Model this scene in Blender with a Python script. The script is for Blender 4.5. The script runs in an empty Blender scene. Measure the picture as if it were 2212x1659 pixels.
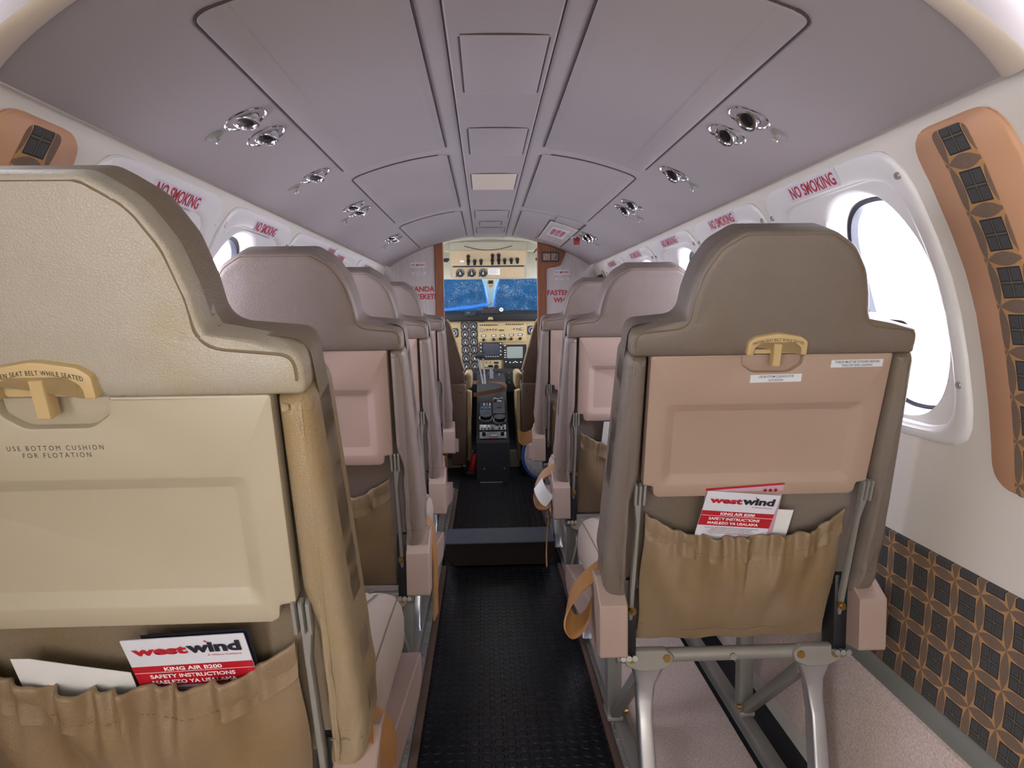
import bpy, bmesh, math, random
from mathutils import Vector, Matrix
random.seed(7)
S = bpy.context.scene
COL = S.collection
PI = math.pi

# ------------------------------------------------------------------ camera, sky, light, exposure
F_PX = 1534.0; CX = 1106.0; CY = 829.5; VPX = 1048.0; VPY = 676.0; ROLL = 0.016
yc = Vector(((VPX - CX) / F_PX, -(VPY - CY) / F_PX, -1)).normalized()
up = Vector((-ROLL, 1, 0)); up = (up - yc * up.dot(yc)).normalized()
xr = yc.cross(up)
M3 = Matrix((xr, yc, up)).transposed()          # world -> camera
cam = bpy.data.cameras.new('camera')
cam.sensor_fit = 'HORIZONTAL'; cam.sensor_width = 36.0
cam.lens = 36.0 * F_PX / 2212.0; cam.clip_start = 0.02
cam_ob = bpy.data.objects.new('camera', cam); COL.objects.link(cam_ob)
cam_ob.matrix_world = Matrix.Translation((-0.03, 0, 0)) @ M3.transposed().to_4x4()
S.camera = cam_ob

w = bpy.data.worlds.new('sky'); S.world = w; w.use_nodes = True
w.node_tree.nodes['Background'].inputs[0].default_value = (0.86, 0.87, 0.98, 1)
w.node_tree.nodes['Background'].inputs[1].default_value = 4.2
S.view_settings.view_transform = 'Standard'
S.view_settings.look = 'None'
S.view_settings.gamma = 1.0
S.view_settings.use_curve_mapping = False
S.view_settings.exposure = 2.0

def area(name, loc, rot, sx, sy, power, col, portal=False):
    l = bpy.data.lights.new(name, 'AREA'); l.shape = 'RECTANGLE'; l.size = sx; l.size_y = sy
    l.energy = power; l.color = col
    if portal: l.cycles.is_portal = True
    o = bpy.data.objects.new(name, l); COL.objects.link(o); o.location = loc; o.rotation_euler = rot
    return o
# daylight through the open airstair door behind the camera on the left; plus a fill lamp added before the closed aft bulkhead
area('door_daylight', (-0.70, -0.45, -0.05), (0, -PI/2, 0), 0.9, 0.7, 5.0, (1.0, 0.90, 0.68))
area('aft_fill', (0.25, -1.50, 0.0), (PI/2, 0, 0), 0.8, 0.8, 3.6, (1.0, 0.96, 0.88))
WIN_Y = [1.25 + 0.5 * k for k in range(5)]
for s in (1, -1):
    for y in WIN_Y:
        area('window_daylight', (s * 0.80, y, 0.0), (0, s * PI/2, 0), 0.42, 0.42, 1, (1, 1, 1), True)

# ------------------------------------------------------------------ helpers
def hexc(h):
    h = h.lstrip('#'); out = []
    for i in (0, 2, 4):
        c = int(h[i:i+2], 16) / 255
        out.append(c / 12.92 if c <= 0.04045 else ((c + 0.055) / 1.055) ** 2.4)
    return tuple(out) + (1,)

class NT:
    def __init__(s, m):
        m.use_nodes = True; s.t = m.node_tree; s.n = s.t.nodes; s.l = s.t.links
        s.b = s.n.get('Principled BSDF'); s.out = s.n.get('Material Output')
    def node(s, typ, **kw):
        n = s.n.new(typ)
        for k, v in kw.items(): setattr(n, k, v)
        return n
    def put(s, n, i, v):
        if isinstance(v, bpy.types.NodeSocket): s.l.new(v, n.inputs[i])
        else: n.inputs[i].default_value = v
    def math(s, op, a, b=0.0, c=0.0):
        n = s.node('ShaderNodeMath', operation=op); s.put(n, 0, a); s.put(n, 1, b)
        if op in ('MULTIPLY_ADD', 'SMOOTH_MIN'): s.put(n, 2, c)
        return n.outputs[0]
    def mix(s, f, a, b):
        n = s.node('ShaderNodeMix', data_type='RGBA'); s.put(n, 0, f); s.put(n, 6, a); s.put(n, 7, b)
        return n.outputs[2]
    def coord(s):
        return s.node('ShaderNodeTexCoord').outputs['Object']
    def noise(s, scale, detail=2.0, vec=None, rough=0.5):
        n = s.node('ShaderNodeTexNoise'); n.inputs['Scale'].default_value = scale
        n.inputs['Detail'].default_value = detail; n.inputs['Roughness'].default_value = rough
        s.l.new(vec or s.coord(), n.inputs['Vector']); return n.outputs['Fac']
    def stretch(s, sc):
        m = s.node('ShaderNodeMapping'); m.inputs['Scale'].default_value = sc
        s.l.new(s.coord(), m.inputs['Vector']); return m.outputs[0]
    def bump(s, h, strength, dist):
        n = s.node('ShaderNodeBump'); n.inputs['Strength'].default_value = strength
        n.inputs['Distance'].default_value = dist; s.l.new(h, n.inputs['Height'])
        s.l.new(n.outputs[0], s.b.inputs['Normal'])
    def sep(s):
        n = s.node('ShaderNodeSeparateXYZ'); s.l.new(s.coord(), n.inputs[0]); return n.outputs

def mat(name, col, rough=0.5, metal=0.0, var=0.0, vscale=8.0, grain=None, spec=None, coat=0.0):
    m = bpy.data.materials.new(name); t = NT(m)
    c = hexc(col) if isinstance(col, str) else tuple(col) + (1,)
    t.b.inputs['Base Color'].default_value = c
    t.b.inputs['Roughness'].default_value = rough; t.b.inputs['Metallic'].default_value = metal
    if spec is not None: t.b.inputs['Specular IOR Level'].default_value = spec
    if coat: t.b.inputs['Coat Weight'].default_value = coat
    if var:
        d = tuple(x * (1 - var) for x in c[:3]) + (1,); e = tuple(min(1, x * (1 + var)) for x in c[:3]) + (1,)
        t.l.new(t.mix(t.noise(vscale, 4.0), d, e), t.b.inputs['Base Color'])
    if grain:
        t.bump(t.noise(grain[0], 3.0), grain[1], grain[2])
    m.diffuse_color = c
    return m

def leather(name, col, worn, rough=0.42, bumpk=0.35):
    m = bpy.data.materials.new(name); t = NT(m)
    n = t.noise(7.0, 5.0)
    r = t.node('ShaderNodeMapRange'); t.l.new(n, r.inputs[0]); r.inputs[1].default_value = 0.45; r.inputs[2].default_value = 0.75
    t.l.new(t.mix(r.outputs[0], hexc(col), hexc(worn)), t.b.inputs['Base Color'])
    v = t.node('ShaderNodeTexVoronoi', feature='DISTANCE_TO_EDGE'); v.inputs['Scale'].default_value = 330
    wv = t.node('ShaderNodeMapping'); t.l.new(t.coord(), wv.inputs[0])
    t.l.new(wv.outputs[0], v.inputs['Vector'])
    h = t.math('ADD', t.math('MINIMUM', t.math('MULTIPLY', v.outputs['Distance'], 2.2), 0.5), t.math('MULTIPLY', t.noise(40, 3.0), 0.9))
    t.bump(h, bumpk, 0.0012)
    t.b.inputs['Roughness'].default_value = rough
    return m

MAT = {}
MAT['leather'] = leather('taupe_leather', '#7f7069', '#7a6a58')
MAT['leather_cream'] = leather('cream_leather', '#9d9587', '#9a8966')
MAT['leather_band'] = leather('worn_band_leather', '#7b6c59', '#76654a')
MAT['leather_bolster'] = leather('worn_shaded_bolster_leather', '#8b7a60', '#8d7448')  # mid tone: shade of the bolster sides averaged into the colour
MAT['leather_olive_shaded'] = leather('shaded_olive_taupe_leather', '#6c6158', '#6b5d48')  # olive wear, plus the nearest right seat's shade put into the colour
MAT['leather_pocket'] = leather('pocket_leather', '#836e55', '#7a6340', 0.48)
MAT['cushion'] = leather('cushion_leather', '#a59789', '#9d8d7d', 0.5, 0.2)
MAT['plastic'] = mat('table_plastic', '#ae9589', 0.5, var=0.05, vscale=9, grain=(900, 0.15, 0.0004))
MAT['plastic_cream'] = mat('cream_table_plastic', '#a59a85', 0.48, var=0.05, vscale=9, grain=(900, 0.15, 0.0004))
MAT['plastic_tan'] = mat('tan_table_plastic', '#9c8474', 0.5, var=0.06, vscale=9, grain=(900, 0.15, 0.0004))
MAT['plastic_yellow'] = mat('latch_plastic', '#b39a6c', 0.45, var=0.06, vscale=30)
MAT['arm_plastic'] = mat('armrest_plastic', '#9a8479', 0.5, var=0.06, vscale=12)
MAT['steel'] = mat('grey_steel', '#97958f', 0.38, 0.5, var=0.1, vscale=40)
MAT['steel_paint'] = mat('grey_painted_metal', '#84817a', 0.45, 0.25, var=0.08, vscale=25)
MAT['cast'] = mat('polished_cast', '#b6b7b9', 0.28, 0.8, var=0.1, vscale=30)
MAT['chrome'] = mat('chrome', '#d6d6da', 0.12, 1.0)
MAT['brass'] = mat('brass_bolt', '#9a7c48', 0.35, 0.8)
MAT['black'] = mat('black_plastic', '#121317', 0.45)
MAT['black_soft'] = mat('black_soft', '#07080b', 0.8, var=0.1)
MAT['lever_grey'] = mat('lever_grey', '#5f6064', 0.4, 0.4)
MAT['black_gloss'] = mat('black_gloss', '#0a0b10', 0.2)
MAT['strap'] = mat('tan_strap', '#8e6336', 0.5, var=0.15, vscale=40, grain=(500, 0.3, 0.0005))
MAT['paper'] = mat('paper', '#d8d8d6', 0.6)
MAT['paper_cool'] = mat('card_paper', '#cfd0d8', 0.35)
MAT['sticker'] = mat('sticker', '#c9ccd0', 0.4)
MAT['clear_label'] = mat('label_film', '#c6c2c8', 0.3)
MAT['red_dark'] = mat('handle_red', '#86141e', 0.4)
MAT['red'] = mat('red_print', '#b01826', 0.4)
MAT['red_sign'] = mat('red_letter', '#a81c34', 0.45)
MAT['ink'] = mat('dark_ink', '#1e1e2c', 0.5)
MAT['grey_ink'] = mat('grey_ink', '#4a4a4c', 0.5)
MAT['white'] = mat('white_print', '#e8e6e4', 0.5)
MAT['pink_card'] = mat('lilac_card', '#b99aa8', 0.5)
MAT['ceiling'] = mat('ceiling_vinyl', '#918888', 0.6, var=0.03, vscale=4, grain=(700, 0.1, 0.0005))
MAT['ceiling_panel'] = mat('ceiling_panel_vinyl', '#8e8585', 0.6, var=0.025, vscale=4, grain=(700, 0.1, 0.0005))
MAT['seal'] = mat('dark_seal', '#3c3032', 0.8)
MAT['rim'] = mat('ceiling_rim', '#b8ab9c', 0.6)
MAT['wall'] = mat('wall_vinyl', '#cac2b7', 0.6, var=0.03, vscale=6, grain=(800, 0.1, 0.0004))
MAT['window_plastic'] = mat('window_plastic', '#cfccc9', 0.38)
MAT['aft_white'] = mat('aft_white', '#9c9c9a', 0.5)
MAT['orange_trim'] = mat('peach_vinyl', '#b88a68', 0.55, var=0.06, vscale=10)
MAT['duct'] = mat('grey_duct', '#77776f', 0.5, 0.2)
MAT['cream'] = mat('cockpit_cream', '#9f9c89', 0.5, var=0.04, vscale=12)
MAT['overhead_tan'] = mat('overhead_tan', '#b5a07e', 0.5, var=0.05, vscale=14)
MAT['panel_tan'] = mat('panel_tan', '#94805a', 0.5, var=0.06, vscale=14)
MAT['panel_light'] = mat('radio_faceplate', '#a29068', 0.45, var=0.05, vscale=20)
MAT['gauge_white'] = mat('gauge_white', '#d8dad6', 0.5)
MAT['dial'] = mat('dial_black', '#16171a', 0.6)
MAT['screen_dark'] = mat('screen_dark', '#1c2234', 0.15)
MAT['screen_grey'] = mat('screen_grey', '#7f8a84', 0.25)
MAT['pilot_brown'] = leather('pilot_brown_leather', '#4f3b2c', '#46321f', 0.4)
MAT['pilot_cream'] = leather('pilot_cream_leather', '#8d7957', '#80683f', 0.45)
MAT['step_top'] = mat('step_rubber', '#40454f', 0.55, var=0.1, vscale=60, grain=(300, 0.3, 0.001))
MAT['step_carpet'] = mat('step_carpet', '#2e2522', 0.95, var=0.3, vscale=200, grain=(700, 0.6, 0.002))
MAT['blue_rim'] = mat('blue_binding', '#1b3f86', 0.6)
MAT['amber'] = mat('amber_lens', '#d2541a', 0.3)
MAT['gasket'] = mat('window_gasket', '#20222c', 0.35)

def stripes_mat(name, a, b, scale, contrast=1.0):
    m = bpy.data.materials.new(name); t = NT(m)
    n = t.noise(3.0, 6.0, t.stretch(scale), 0.6)
    r = t.node('ShaderNodeMapRange'); t.l.new(n, r.inputs[0]); r.inputs[1].default_value = 0.5 - 0.2 / contrast; r.inputs[2].default_value = 0.5 + 0.2 / contrast
    t.l.new(t.mix(r.outputs[0], hexc(a), hexc(b)), t.b.inputs['Base Color'])
    t.b.inputs['Roughness'].default_value = 0.4
    return m
MAT['wood'] = stripes_mat('oak_veneer', '#5f2e12', '#8a4d22', (38, 38, 2.2))
MAT['partition'] = stripes_mat('grey_grain_laminate', '#a59a96', '#b9b0ae', (45, 45, 2.0))

def carpet_mat(name, a, b):
    m = bpy.data.materials.new(name); t = NT(m)
    n = t.noise(260, 4.0, None, 0.7)
    r = t.node('ShaderNodeMapRange'); t.l.new(n, r.inputs[0]); r.inputs[1].default_value = 0.3; r.inputs[2].default_value = 0.7
    t.l.new(t.mix(r.outputs[0], hexc(a), hexc(b)), t.b.inputs['Base Color'])
    t.b.inputs['Roughness'].default_value = 0.95
    t.bump(n, 0.6, 0.003)
    return m
MAT['carpet'] = carpet_mat('pink_carpet', '#a8938a', '#dccac0')

def rubber_mat():
    m = bpy.data.materials.new('coin_rubber'); t = NT(m)
    s = t.sep()
    p = 0.0273
    def cell(v, off):
        q = t.math('ADD', t.math('DIVIDE', v, p), off)
        return t.math('MULTIPLY', t.math('SUBTRACT', t.math('FRACT', q), 0.5), p)
    a = cell(s[0], 100.0); b = cell(s[1], 100.0)
    d = t.math('SQRT', t.math('ADD', t.math('MULTIPLY', a, a), t.math('MULTIPLY', b, b)))
    r = t.node('ShaderNodeMapRange', interpolation_type='SMOOTHSTEP'); t.l.new(d, r.inputs[0])
    r.inputs[1].default_value = 0.0090; r.inputs[2].default_value = 0.0118; r.inputs[3].default_value = 1; r.inputs[4].default_value = 0
    t.bump(r.outputs[0], 1.0, 0.004)
    t.l.new(t.mix(t.noise(6, 4), hexc('#04070f'), hexc('#0a0e17')), t.b.inputs['Base Color'])
    t.b.inputs['Roughness'].default_value = 0.4; t.b.inputs['Specular IOR Level'].default_value = 0.4
    return m
MAT['rubber'] = rubber_mat()
MAT['rubber_flat'] = mat('ribbed_rubber', '#10131c', 0.6, var=0.2, vscale=90)

def kente_mat(name, cell, oy, oz):
    """printed wax cloth: dark 2x2 blocks, leaf petals along the cell borders meeting in stars"""
    m = bpy.data.materials.new(name); t = NT(m)
    s = t.sep()
    def uv(v, off):
        return t.math('SUBTRACT', t.math('FRACT', t.math('ADD', t.math('DIVIDE', v, cell), off + 50)), 0.5)
    u = uv(s[1], oy); v = uv(s[2], oz)
    au = t.math('ABSOLUTE', u); av = t.math('ABSOLUTE', v)
    mx = t.math('MAXIMUM', au, av)
    sq = t.math('LESS_THAN', mx, 0.33)
    sqin = t.math('LESS_THAN', mx, 0.30)
    mn = t.math('MINIMUM', au, av)
    line = t.math('LESS_THAN', mn, 0.018)
    dark = t.math('LESS_THAN', mn, 0.045)
    def petal(across, along):   # across: distance to the border, along: -0.5..0.5
        d = t.math('SUBTRACT', 0.5, across)
        wdt = t.math('MULTIPLY', t.math('SUBTRACT', 1.0, t.math('MULTIPLY', t.math('MULTIPLY', along, along), 4.0)), 0.15)
        return t.math('LESS_THAN', d, wdt)
    pet = t.math('MAXIMUM', petal(au, v), petal(av, u))
    c = t.mix(pet, hexc('#a87e50'), hexc('#6e5a4a'))
    c = t.mix(sq, c, hexc('#22201f'))
    c = t.mix(sqin, c, hexc('#3f3e40'))
    inl = t.math('MULTIPLY', sqin, dark); c = t.mix(inl, c, hexc('#242322'))
    inl2 = t.math('MULTIPLY', sqin, line); c = t.mix(inl2, c, hexc('#57523f'))
    wv = t.mix(t.noise(400, 2), (0.75, 0.75, 0.75, 1), (1.15, 1.15, 1.15, 1))
    mu = t.node('ShaderNodeMix', data_type='RGBA', blend_type='MULTIPLY'); mu.inputs[0].default_value = 1
    t.l.new(c, mu.inputs[6]); t.l.new(wv, mu.inputs[7])
    t.l.new(mu.outputs[2], t.b.inputs['Base Color']); t.b.inputs['Roughness'].default_value = 0.85
    return m
MAT['kente'] = kente_mat('patterned_cloth', 0.058, 0.0, 0.3)
MAT['kente_strip'] = kente_mat('patterned_cloth_strip', 0.060, 0.82, 0.0)

def glass_mat(name, tint, refl=0.06):
    m = bpy.data.materials.new(name); t = NT(m); t.n.remove(t.b)
    a = t.node('ShaderNodeBsdfTransparent'); a.inputs[0].default_value = tint
    g = t.node('ShaderNodeBsdfGlossy'); g.inputs['Roughness'].default_value = 0.03
    mx = t.node('ShaderNodeMixShader'); mx.inputs[0].default_value = refl
    t.l.new(a.outputs[0], mx.inputs[1]); t.l.new(g.outputs[0], mx.inputs[2]); t.l.new(mx.outputs[0], t.out.inputs[0])
    return m
MAT['pane'] = glass_mat('window_acrylic', (0.93, 0.94, 1, 1))
MAT['windscreen'] = glass_mat('windscreen_glass', (0.95, 0.97, 1, 1), 0.05)

def cover_mat():
    m = bpy.data.materials.new('wet_blue_cover'); t = NT(m)
    v = t.node('ShaderNodeTexVoronoi'); v.inputs['Scale'].default_value = 150; t.l.new(t.coord(), v.inputs['Vector'])
    n = t.noise(9, 3, t.stretch((1.6, 1, 0.5)))
    lim = t.math('MULTIPLY', t.math('SUBTRACT', n, 0.18), 1.1)
    drop = t.math('LESS_THAN', v.outputs['Distance'], lim)
    sp = t.math('MULTIPLY', drop, t.math('GREATER_THAN', t.noise(160, 2), 0.53))
    c = t.mix(t.noise(12, 4), hexc('#0d2a40'), hexc('#163d5c'))
    c = t.mix(sp, c, hexc('#7d8c92'))
    t.l.new(c, t.b.inputs['Base Color']); t.b.inputs['Roughness'].default_value = 0.4
    tr = t.node('ShaderNodeBsdfTranslucent'); t.l.new(c, tr.inputs[0])
    mx = t.node('ShaderNodeMixShader'); mx.inputs[0].default_value = 0.16
    t.l.new(t.b.outputs[0], mx.inputs[1]); t.l.new(tr.outputs[0], mx.inputs[2]); t.l.new(mx.outputs[0], t.out.inputs[0])
    return m
MAT['cover'] = cover_mat()
MAT['cover_edge'] = mat('blue_cover_hem', '#3f86d0', 0.5)
MAT['post_blue'] = mat('windscreen_post', '#9db6c2', 0.5)
MAT['speckle'] = mat('silver_speckle', '#b8b8b8', 0.4, 0.2, var=0.95, vscale=150)

# ---- objects
def tag(o, label=None, cat=None, group=None, kind=None):
    if label: o['label'] = label
    if cat: o['category'] = cat
    if group: o['group'] = group
    if kind: o['kind'] = kind
    return o

def empty(name, loc, rot=(0, 0, 0), label=None, cat=None, group=None, kind=None):
    o = bpy.data.objects.new(name, None); COL.objects.link(o)
    o.location = loc; o.rotation_euler = rot; o.empty_display_size = 0.05
    return tag(o, label, cat, group, kind)

def done(name, bm, m, parent=None, smooth=35, org=None, bevel=0.0, sub=0):
    if org is not None:
        bmesh.ops.translate(bm, verts=bm.verts, vec=-Vector(org))
    bmesh.ops.recalc_face_normals(bm, faces=bm.faces)
    me = bpy.data.meshes.new(name); bm.to_mesh(me); bm.free()
    me.materials.append(MAT[m] if isinstance(m, str) else m)
    o = bpy.data.objects.new(name, me); COL.objects.link(o)
    if parent is not None: o.parent = parent
    if smooth:
        for p in me.polygons: p.use_smooth = True
        me.set_sharp_from_angle(angle=math.radians(smooth))
    if bevel:
        b = o.modifiers.new('bevel', 'BEVEL'); b.width = bevel; b.segments = 2; b.limit_method = 'ANGLE'; b.angle_limit = math.radians(40)
    if sub:
        q = o.modifiers.new('sub', 'SUBSURF'); q.levels = sub; q.render_levels = sub
    return o

def box(bm, lo, hi, bev=0.0, seg=2, mtx=None):
    r = bmesh.ops.create_cube(bm, size=1.0)
    vs = r['verts']
    for v in vs:
        v.co = Vector(((lo[i] + hi[i]) / 2 + v.co[i] * (hi[i] - lo[i]) for i in range(3)))
    if bev:
        es = list({e for v in vs for e in v.link_edges})
        q = bmesh.ops.bevel(bm, geom=es, offset=bev, segments=seg, affect='EDGES', profile=0.5)
        vs = list({v for f in q['faces'] for v in f.verts} | {v for v in vs if v.is_valid})
    if mtx is not None:
        for v in vs: v.co = mtx @ v.co
    return vs

def cyl(bm, p, q, r, seg=16, r2=None, cap=True):
    p = Vector(p); q = Vector(q); d = q - p; r2 = r if r2 is None else r2
    z = d.normalized(); x = z.orthogonal().normalized(); y = z.cross(x)
    A = []; B = []
    for i in range(seg):
        a = 2 * PI * i / seg; o = x * math.cos(a) + y * math.sin(a)
        A.append(bm.verts.new(p + o * r)); B.append(bm.verts.new(q + o * r2))
    for i in range(seg):
        j = (i + 1) % seg; bm.faces.new((A[i], A[j], B[j], B[i]))
    if cap:
        bm.faces.new(A[::-1]); bm.faces.new(B)

def catmull(pts, n=6, closed=False):
    P = [Vector(p) for p in pts]; out = []; m = len(P)
    rng = m if closed else m - 1
    for i in range(rng):
        if closed: a, b, c, d = P[(i-1) % m], P[i], P[(i+1) % m], P[(i+2) % m]
        else: a, b, c, d = P[max(i-1, 0)], P[i], P[i+1], P[min(i+2, m-1)]
        for k in range(n):
            t = k / n
            out.append(0.5 * ((2*b) + (c - a)*t + (2*a - 5*b + 4*c - d)*t*t + (3*b - a - 3*c + d)*t**3))
    if not closed: out.append(P[-1])
    return out

def tube(bm, pts, r, seg=8, closed=False, rad=None):
    P = [Vector(p) for p in pts]; n = len(P); rings = []
    T0 = (P[1] - P[0]).normalized(); nx = T0.orthogonal().normalized()
    for i in range(n):
        if closed: t = (P[(i+1) % n] - P[i-1]).normalized()
        else: t = (P[min(i+1, n-1)] - P[max(i-1, 0)]).normalized()
        nx = (nx - t * nx.dot(t)).normalized(); ny = t.cross(nx)
        rr = rad[i] if rad else r
        rings.append([bm.verts.new(P[i] + (nx * math.cos(2*PI*k/seg) + ny * math.sin(2*PI*k/seg)) * rr) for k in range(seg)])
    for i in range(n if closed else n - 1):
        a = rings[i]; b = rings[(i+1) % n]
        for k in range(seg): bm.faces.new((a[k], a[(k+1) % seg], b[(k+1) % seg], b[k]))
    if not closed:
        bm.faces.new(rings[0][::-1]); bm.faces.new(rings[-1])

def ribbon(bm, pts, wvec, th=0.003, n=6):
    """flat strap along a path; wvec = half width vector (or one per point)"""
    P = catmull(pts, n)
    W = catmull(wvec, n) if isinstance(wvec, list) else [Vector(wvec)] * len(P)
    rings = []
    for i, p in enumerate(P):
        t = (P[min(i+1, len(P)-1)] - P[max(i-1, 0)]).normalized()
        nn = t.cross(W[i]).normalized() * th / 2
        rings.append([bm.verts.new(q) for q in (p - W[i] - nn, p + W[i] - nn, p + W[i] + nn, p - W[i] + nn)])
    for a, b in zip(rings[:-1], rings[1:]):
        for k in range(4): bm.faces.new((a[k], a[(k+1) % 4], b[(k+1) % 4], b[k]))
    bm.faces.new(rings[0][::-1]); bm.faces.new(rings[-1])

def fillet(pts, seg=6):
    """closed polygon of (x, y, r) -> rounded list of 2D points"""
    n = len(pts); out = []
    for i in range(n):
        p0 = Vector(pts[i-1][:2]); p = Vector(pts[i][:2]); p1 = Vector(pts[(i+1) % n][:2]); r = pts[i][2]
        a = (p0 - p); b = (p1 - p); la, lb = a.length, b.length
        if r <= 0 or la < 1e-6 or lb < 1e-6: out.append(p.copy()); continue
        a.normalize(); b.normalize(); cosv = max(-0.9999, min(0.9999, a.dot(b))); ang = math.acos(cosv)
        if ang > 3.1: out.append(p.copy()); continue
        d = min(r / math.tan(ang / 2), la * 0.49, lb * 0.49)
        s = p + a * d; e = p + b * d
        for k in range(seg + 1):
            t = k / seg
            out.append(s * (1-t)**2 + p * 2*t*(1-t) + e * t*t)
    res = [out[0]]
    for q in out[1:]:
        if (q - res[-1]).length > 1e-5: res.append(q)
    if (res[0] - res[-1]).length < 1e-5: res.pop()
    return res

def densify(o, mx):
    out = []
    for i, p in enumerate(o):
        q = o[(i+1) % len(o)]; k = max(1, int(math.ceil((q - p).length / mx)))
        for j in range(k): out.append(p.lerp(q, j / k))
    return out

def area2(o):
    return sum(o[i-1].x * o[i].y - o[i].x * o[i-1].y for i in range(len(o))) / 2

def inset(o, d):
    """offset a ccw 2D outline inwards by d"""
    n = len(o); out = []; sg = 1 if area2(o) > 0 else -1
    for i in range(n):
        a = (o[i] - o[i-1]); b = (o[(i+1) % n] - o[i])
        na = Vector((-a.y, a.x)).normalized(); nb = Vector((-b.y, b.x)).normalized()
        m = na + nb
        if m.length < 1e-6: m = na
        m.normalize(); k = 1 / max(0.5, m.dot(na))
        out.append(o[i] + m * d * k * sg)
    return out

def slab(bm, outline, profile, f, caps=(True, True)):
    """rings of an outline, each (inset, height) mapped by f(x, y, h)"""
    rings = []
    for ins, h in profile:
        o = inset(outline, ins) if ins else outline
        rings.append([bm.verts.new(f(p.x, p.y, h)) for p in o])
    n = len(outline)
    for a, b in zip(rings[:-1], rings[1:]):
        for k in range(n): bm.faces.new((a[k], a[(k+1) % n], b[(k+1) % n], b[k]))
    fs = []
    if caps[0]: fs.append(bm.faces.new(rings[0][::-1]))
    if caps[1]: fs.append(bm.faces.new(rings[-1]))
    for q in fs: q.normal_update()
    if fs: bmesh.ops.triangulate(bm, faces=fs, ngon_method='BEAUTY')
    return rings

def rect(x0, y0, x1, y1, r, seg=5):
    return fillet([(x0, y0, r), (x1, y0, r), (x1, y1, r), (x0, y1, r)], seg)

def fill_between(bm, loops):
    """planar-ish triangulated face between vertex loops (outer + holes)"""
    es = []
    for L in loops:
        for i in range(len(L)):
            e = bm.edges.get((L[i-1], L[i])) or bm.edges.new((L[i-1], L[i])); es.append(e)
    bmesh.ops.triangle_fill(bm, edges=es, use_beauty=True)

_tc = {}
def text_bm(s, size, bold=0.0, align='CENTER', xs=1.0, shear=0.0, spacing=1.0):
    """flat lettering as a bmesh in its own xy plane"""
    c = bpy.data.curves.new('lettering', 'FONT'); c.body = s; c.size = size; c.align_x = align; c.align_y = 'CENTER'
    c.offset = bold; c.shear = shear; c.space_character = spacing; c.resolution_u = 3
    o = bpy.data.objects.new('lettering', c); COL.objects.link(o)
    dg = bpy.context.evaluated_depsgraph_get()
    me = bpy.data.meshes.new_from_object(o.evaluated_get(dg))
    bm = bmesh.new(); bm.from_mesh(me)
    bpy.data.meshes.remove(me); bpy.data.objects.remove(o); bpy.data.curves.remove(c)
    for v in bm.verts: v.co.x *= xs
    return bm

def lettering(name, s, size, f, m, parent, **kw):
    """f maps (x, y) of the flat text to a 3D point"""
    bm = text_bm(s, size, **kw)
    org = kw.pop('org', None) if 'org' in kw else None
    for v in bm.verts: v.co = Vector(f(v.co.x, v.co.y))
    return done(name, bm, m, parent, smooth=0)

def copy_tree(o, parent=None):
    c = o.copy(); COL.objects.link(c)
    if parent is not None: c.parent = parent
    for ch in list(o.children): copy_tree(ch, c)
    return c

def fit_text(name, s, wd, ht, f, m, parent, bold=0.0, shear=0.0, spacing=1.0):
    """lettering scaled to an exact width and height, centred, mapped by f(x, y)"""
    bm = text_bm(s, 1.0, bold=bold, shear=shear, spacing=spacing)
    xs = [v.co.x for v in bm.verts]; ys = [v.co.y for v in bm.verts]
    x0, x1, y0, y1 = min(xs), max(xs), min(ys), max(ys)
    for v in bm.verts:
        v.co = Vector(f((v.co.x - (x0+x1)/2) / (x1-x0) * wd, (v.co.y - (y0+y1)/2) / (y1-y0) * ht))
    return done(name, bm, m, parent, smooth=0)

# ------------------------------------------------------------------ cabin shell
FLOOR = -0.95
Y0, Y1 = 0.705, 3.80          # passenger cabin from the aft arch to the cockpit partition
PZ = [0.262, 0.246, 0.232, 0.216, 0.198, 0.17, 0.099, 0.045, -0.01, -0.075, -0.141, -0.198, -0.28, -0.38, -0.45, -0.52, -0.58, -0.64]
PX = [0.552, 0.548, 0.548, 0.556, 0.5666, 0.583, 0.618, 0.641, 0.658, 0.672, 0.683, 0.690, 0.696, 0.700, 0.700, 0.697, 0.692, 0.685]
def WX(z):
    if z >= PZ[0]: return PX[0]
    for i in range(len(PZ) - 1):
        if PZ[i] >= z >= PZ[i+1]:
            t = (PZ[i] - z) / (PZ[i] - PZ[i+1]); return PX[i] + t * (PX[i+1] - PX[i])
    return PX[-1]
def CZ(x):
    return 0.40 - 0.155 * abs(x / 0.53) ** 2.2

def ceil_slope(x):
    return (CZ(x + 1e-4) - CZ(x - 1e-4)) / 2e-4

def arch_strip(bm, x0, x1, y0, y1, off, nx=24, ny=1):
    """patch of the arched ceiling, off = drop below it"""
    g = []
    for j in range(ny + 1):
        y = y0 + (y1 - y0) * j / ny; row = []
        for i in range(nx + 1):
            x = x0 + (x1 - x0) * i / nx; sl = ceil_slope(x); L = math.hypot(1, sl)
            row.append(bm.verts.new((x + off * sl / L, y, CZ(x) - off / L)))
        g.append(row)
    for j in range(ny):
        for i in range(nx): bm.faces.new((g[j][i], g[j][i+1], g[j+1][i+1], g[j+1][i]))

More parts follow.
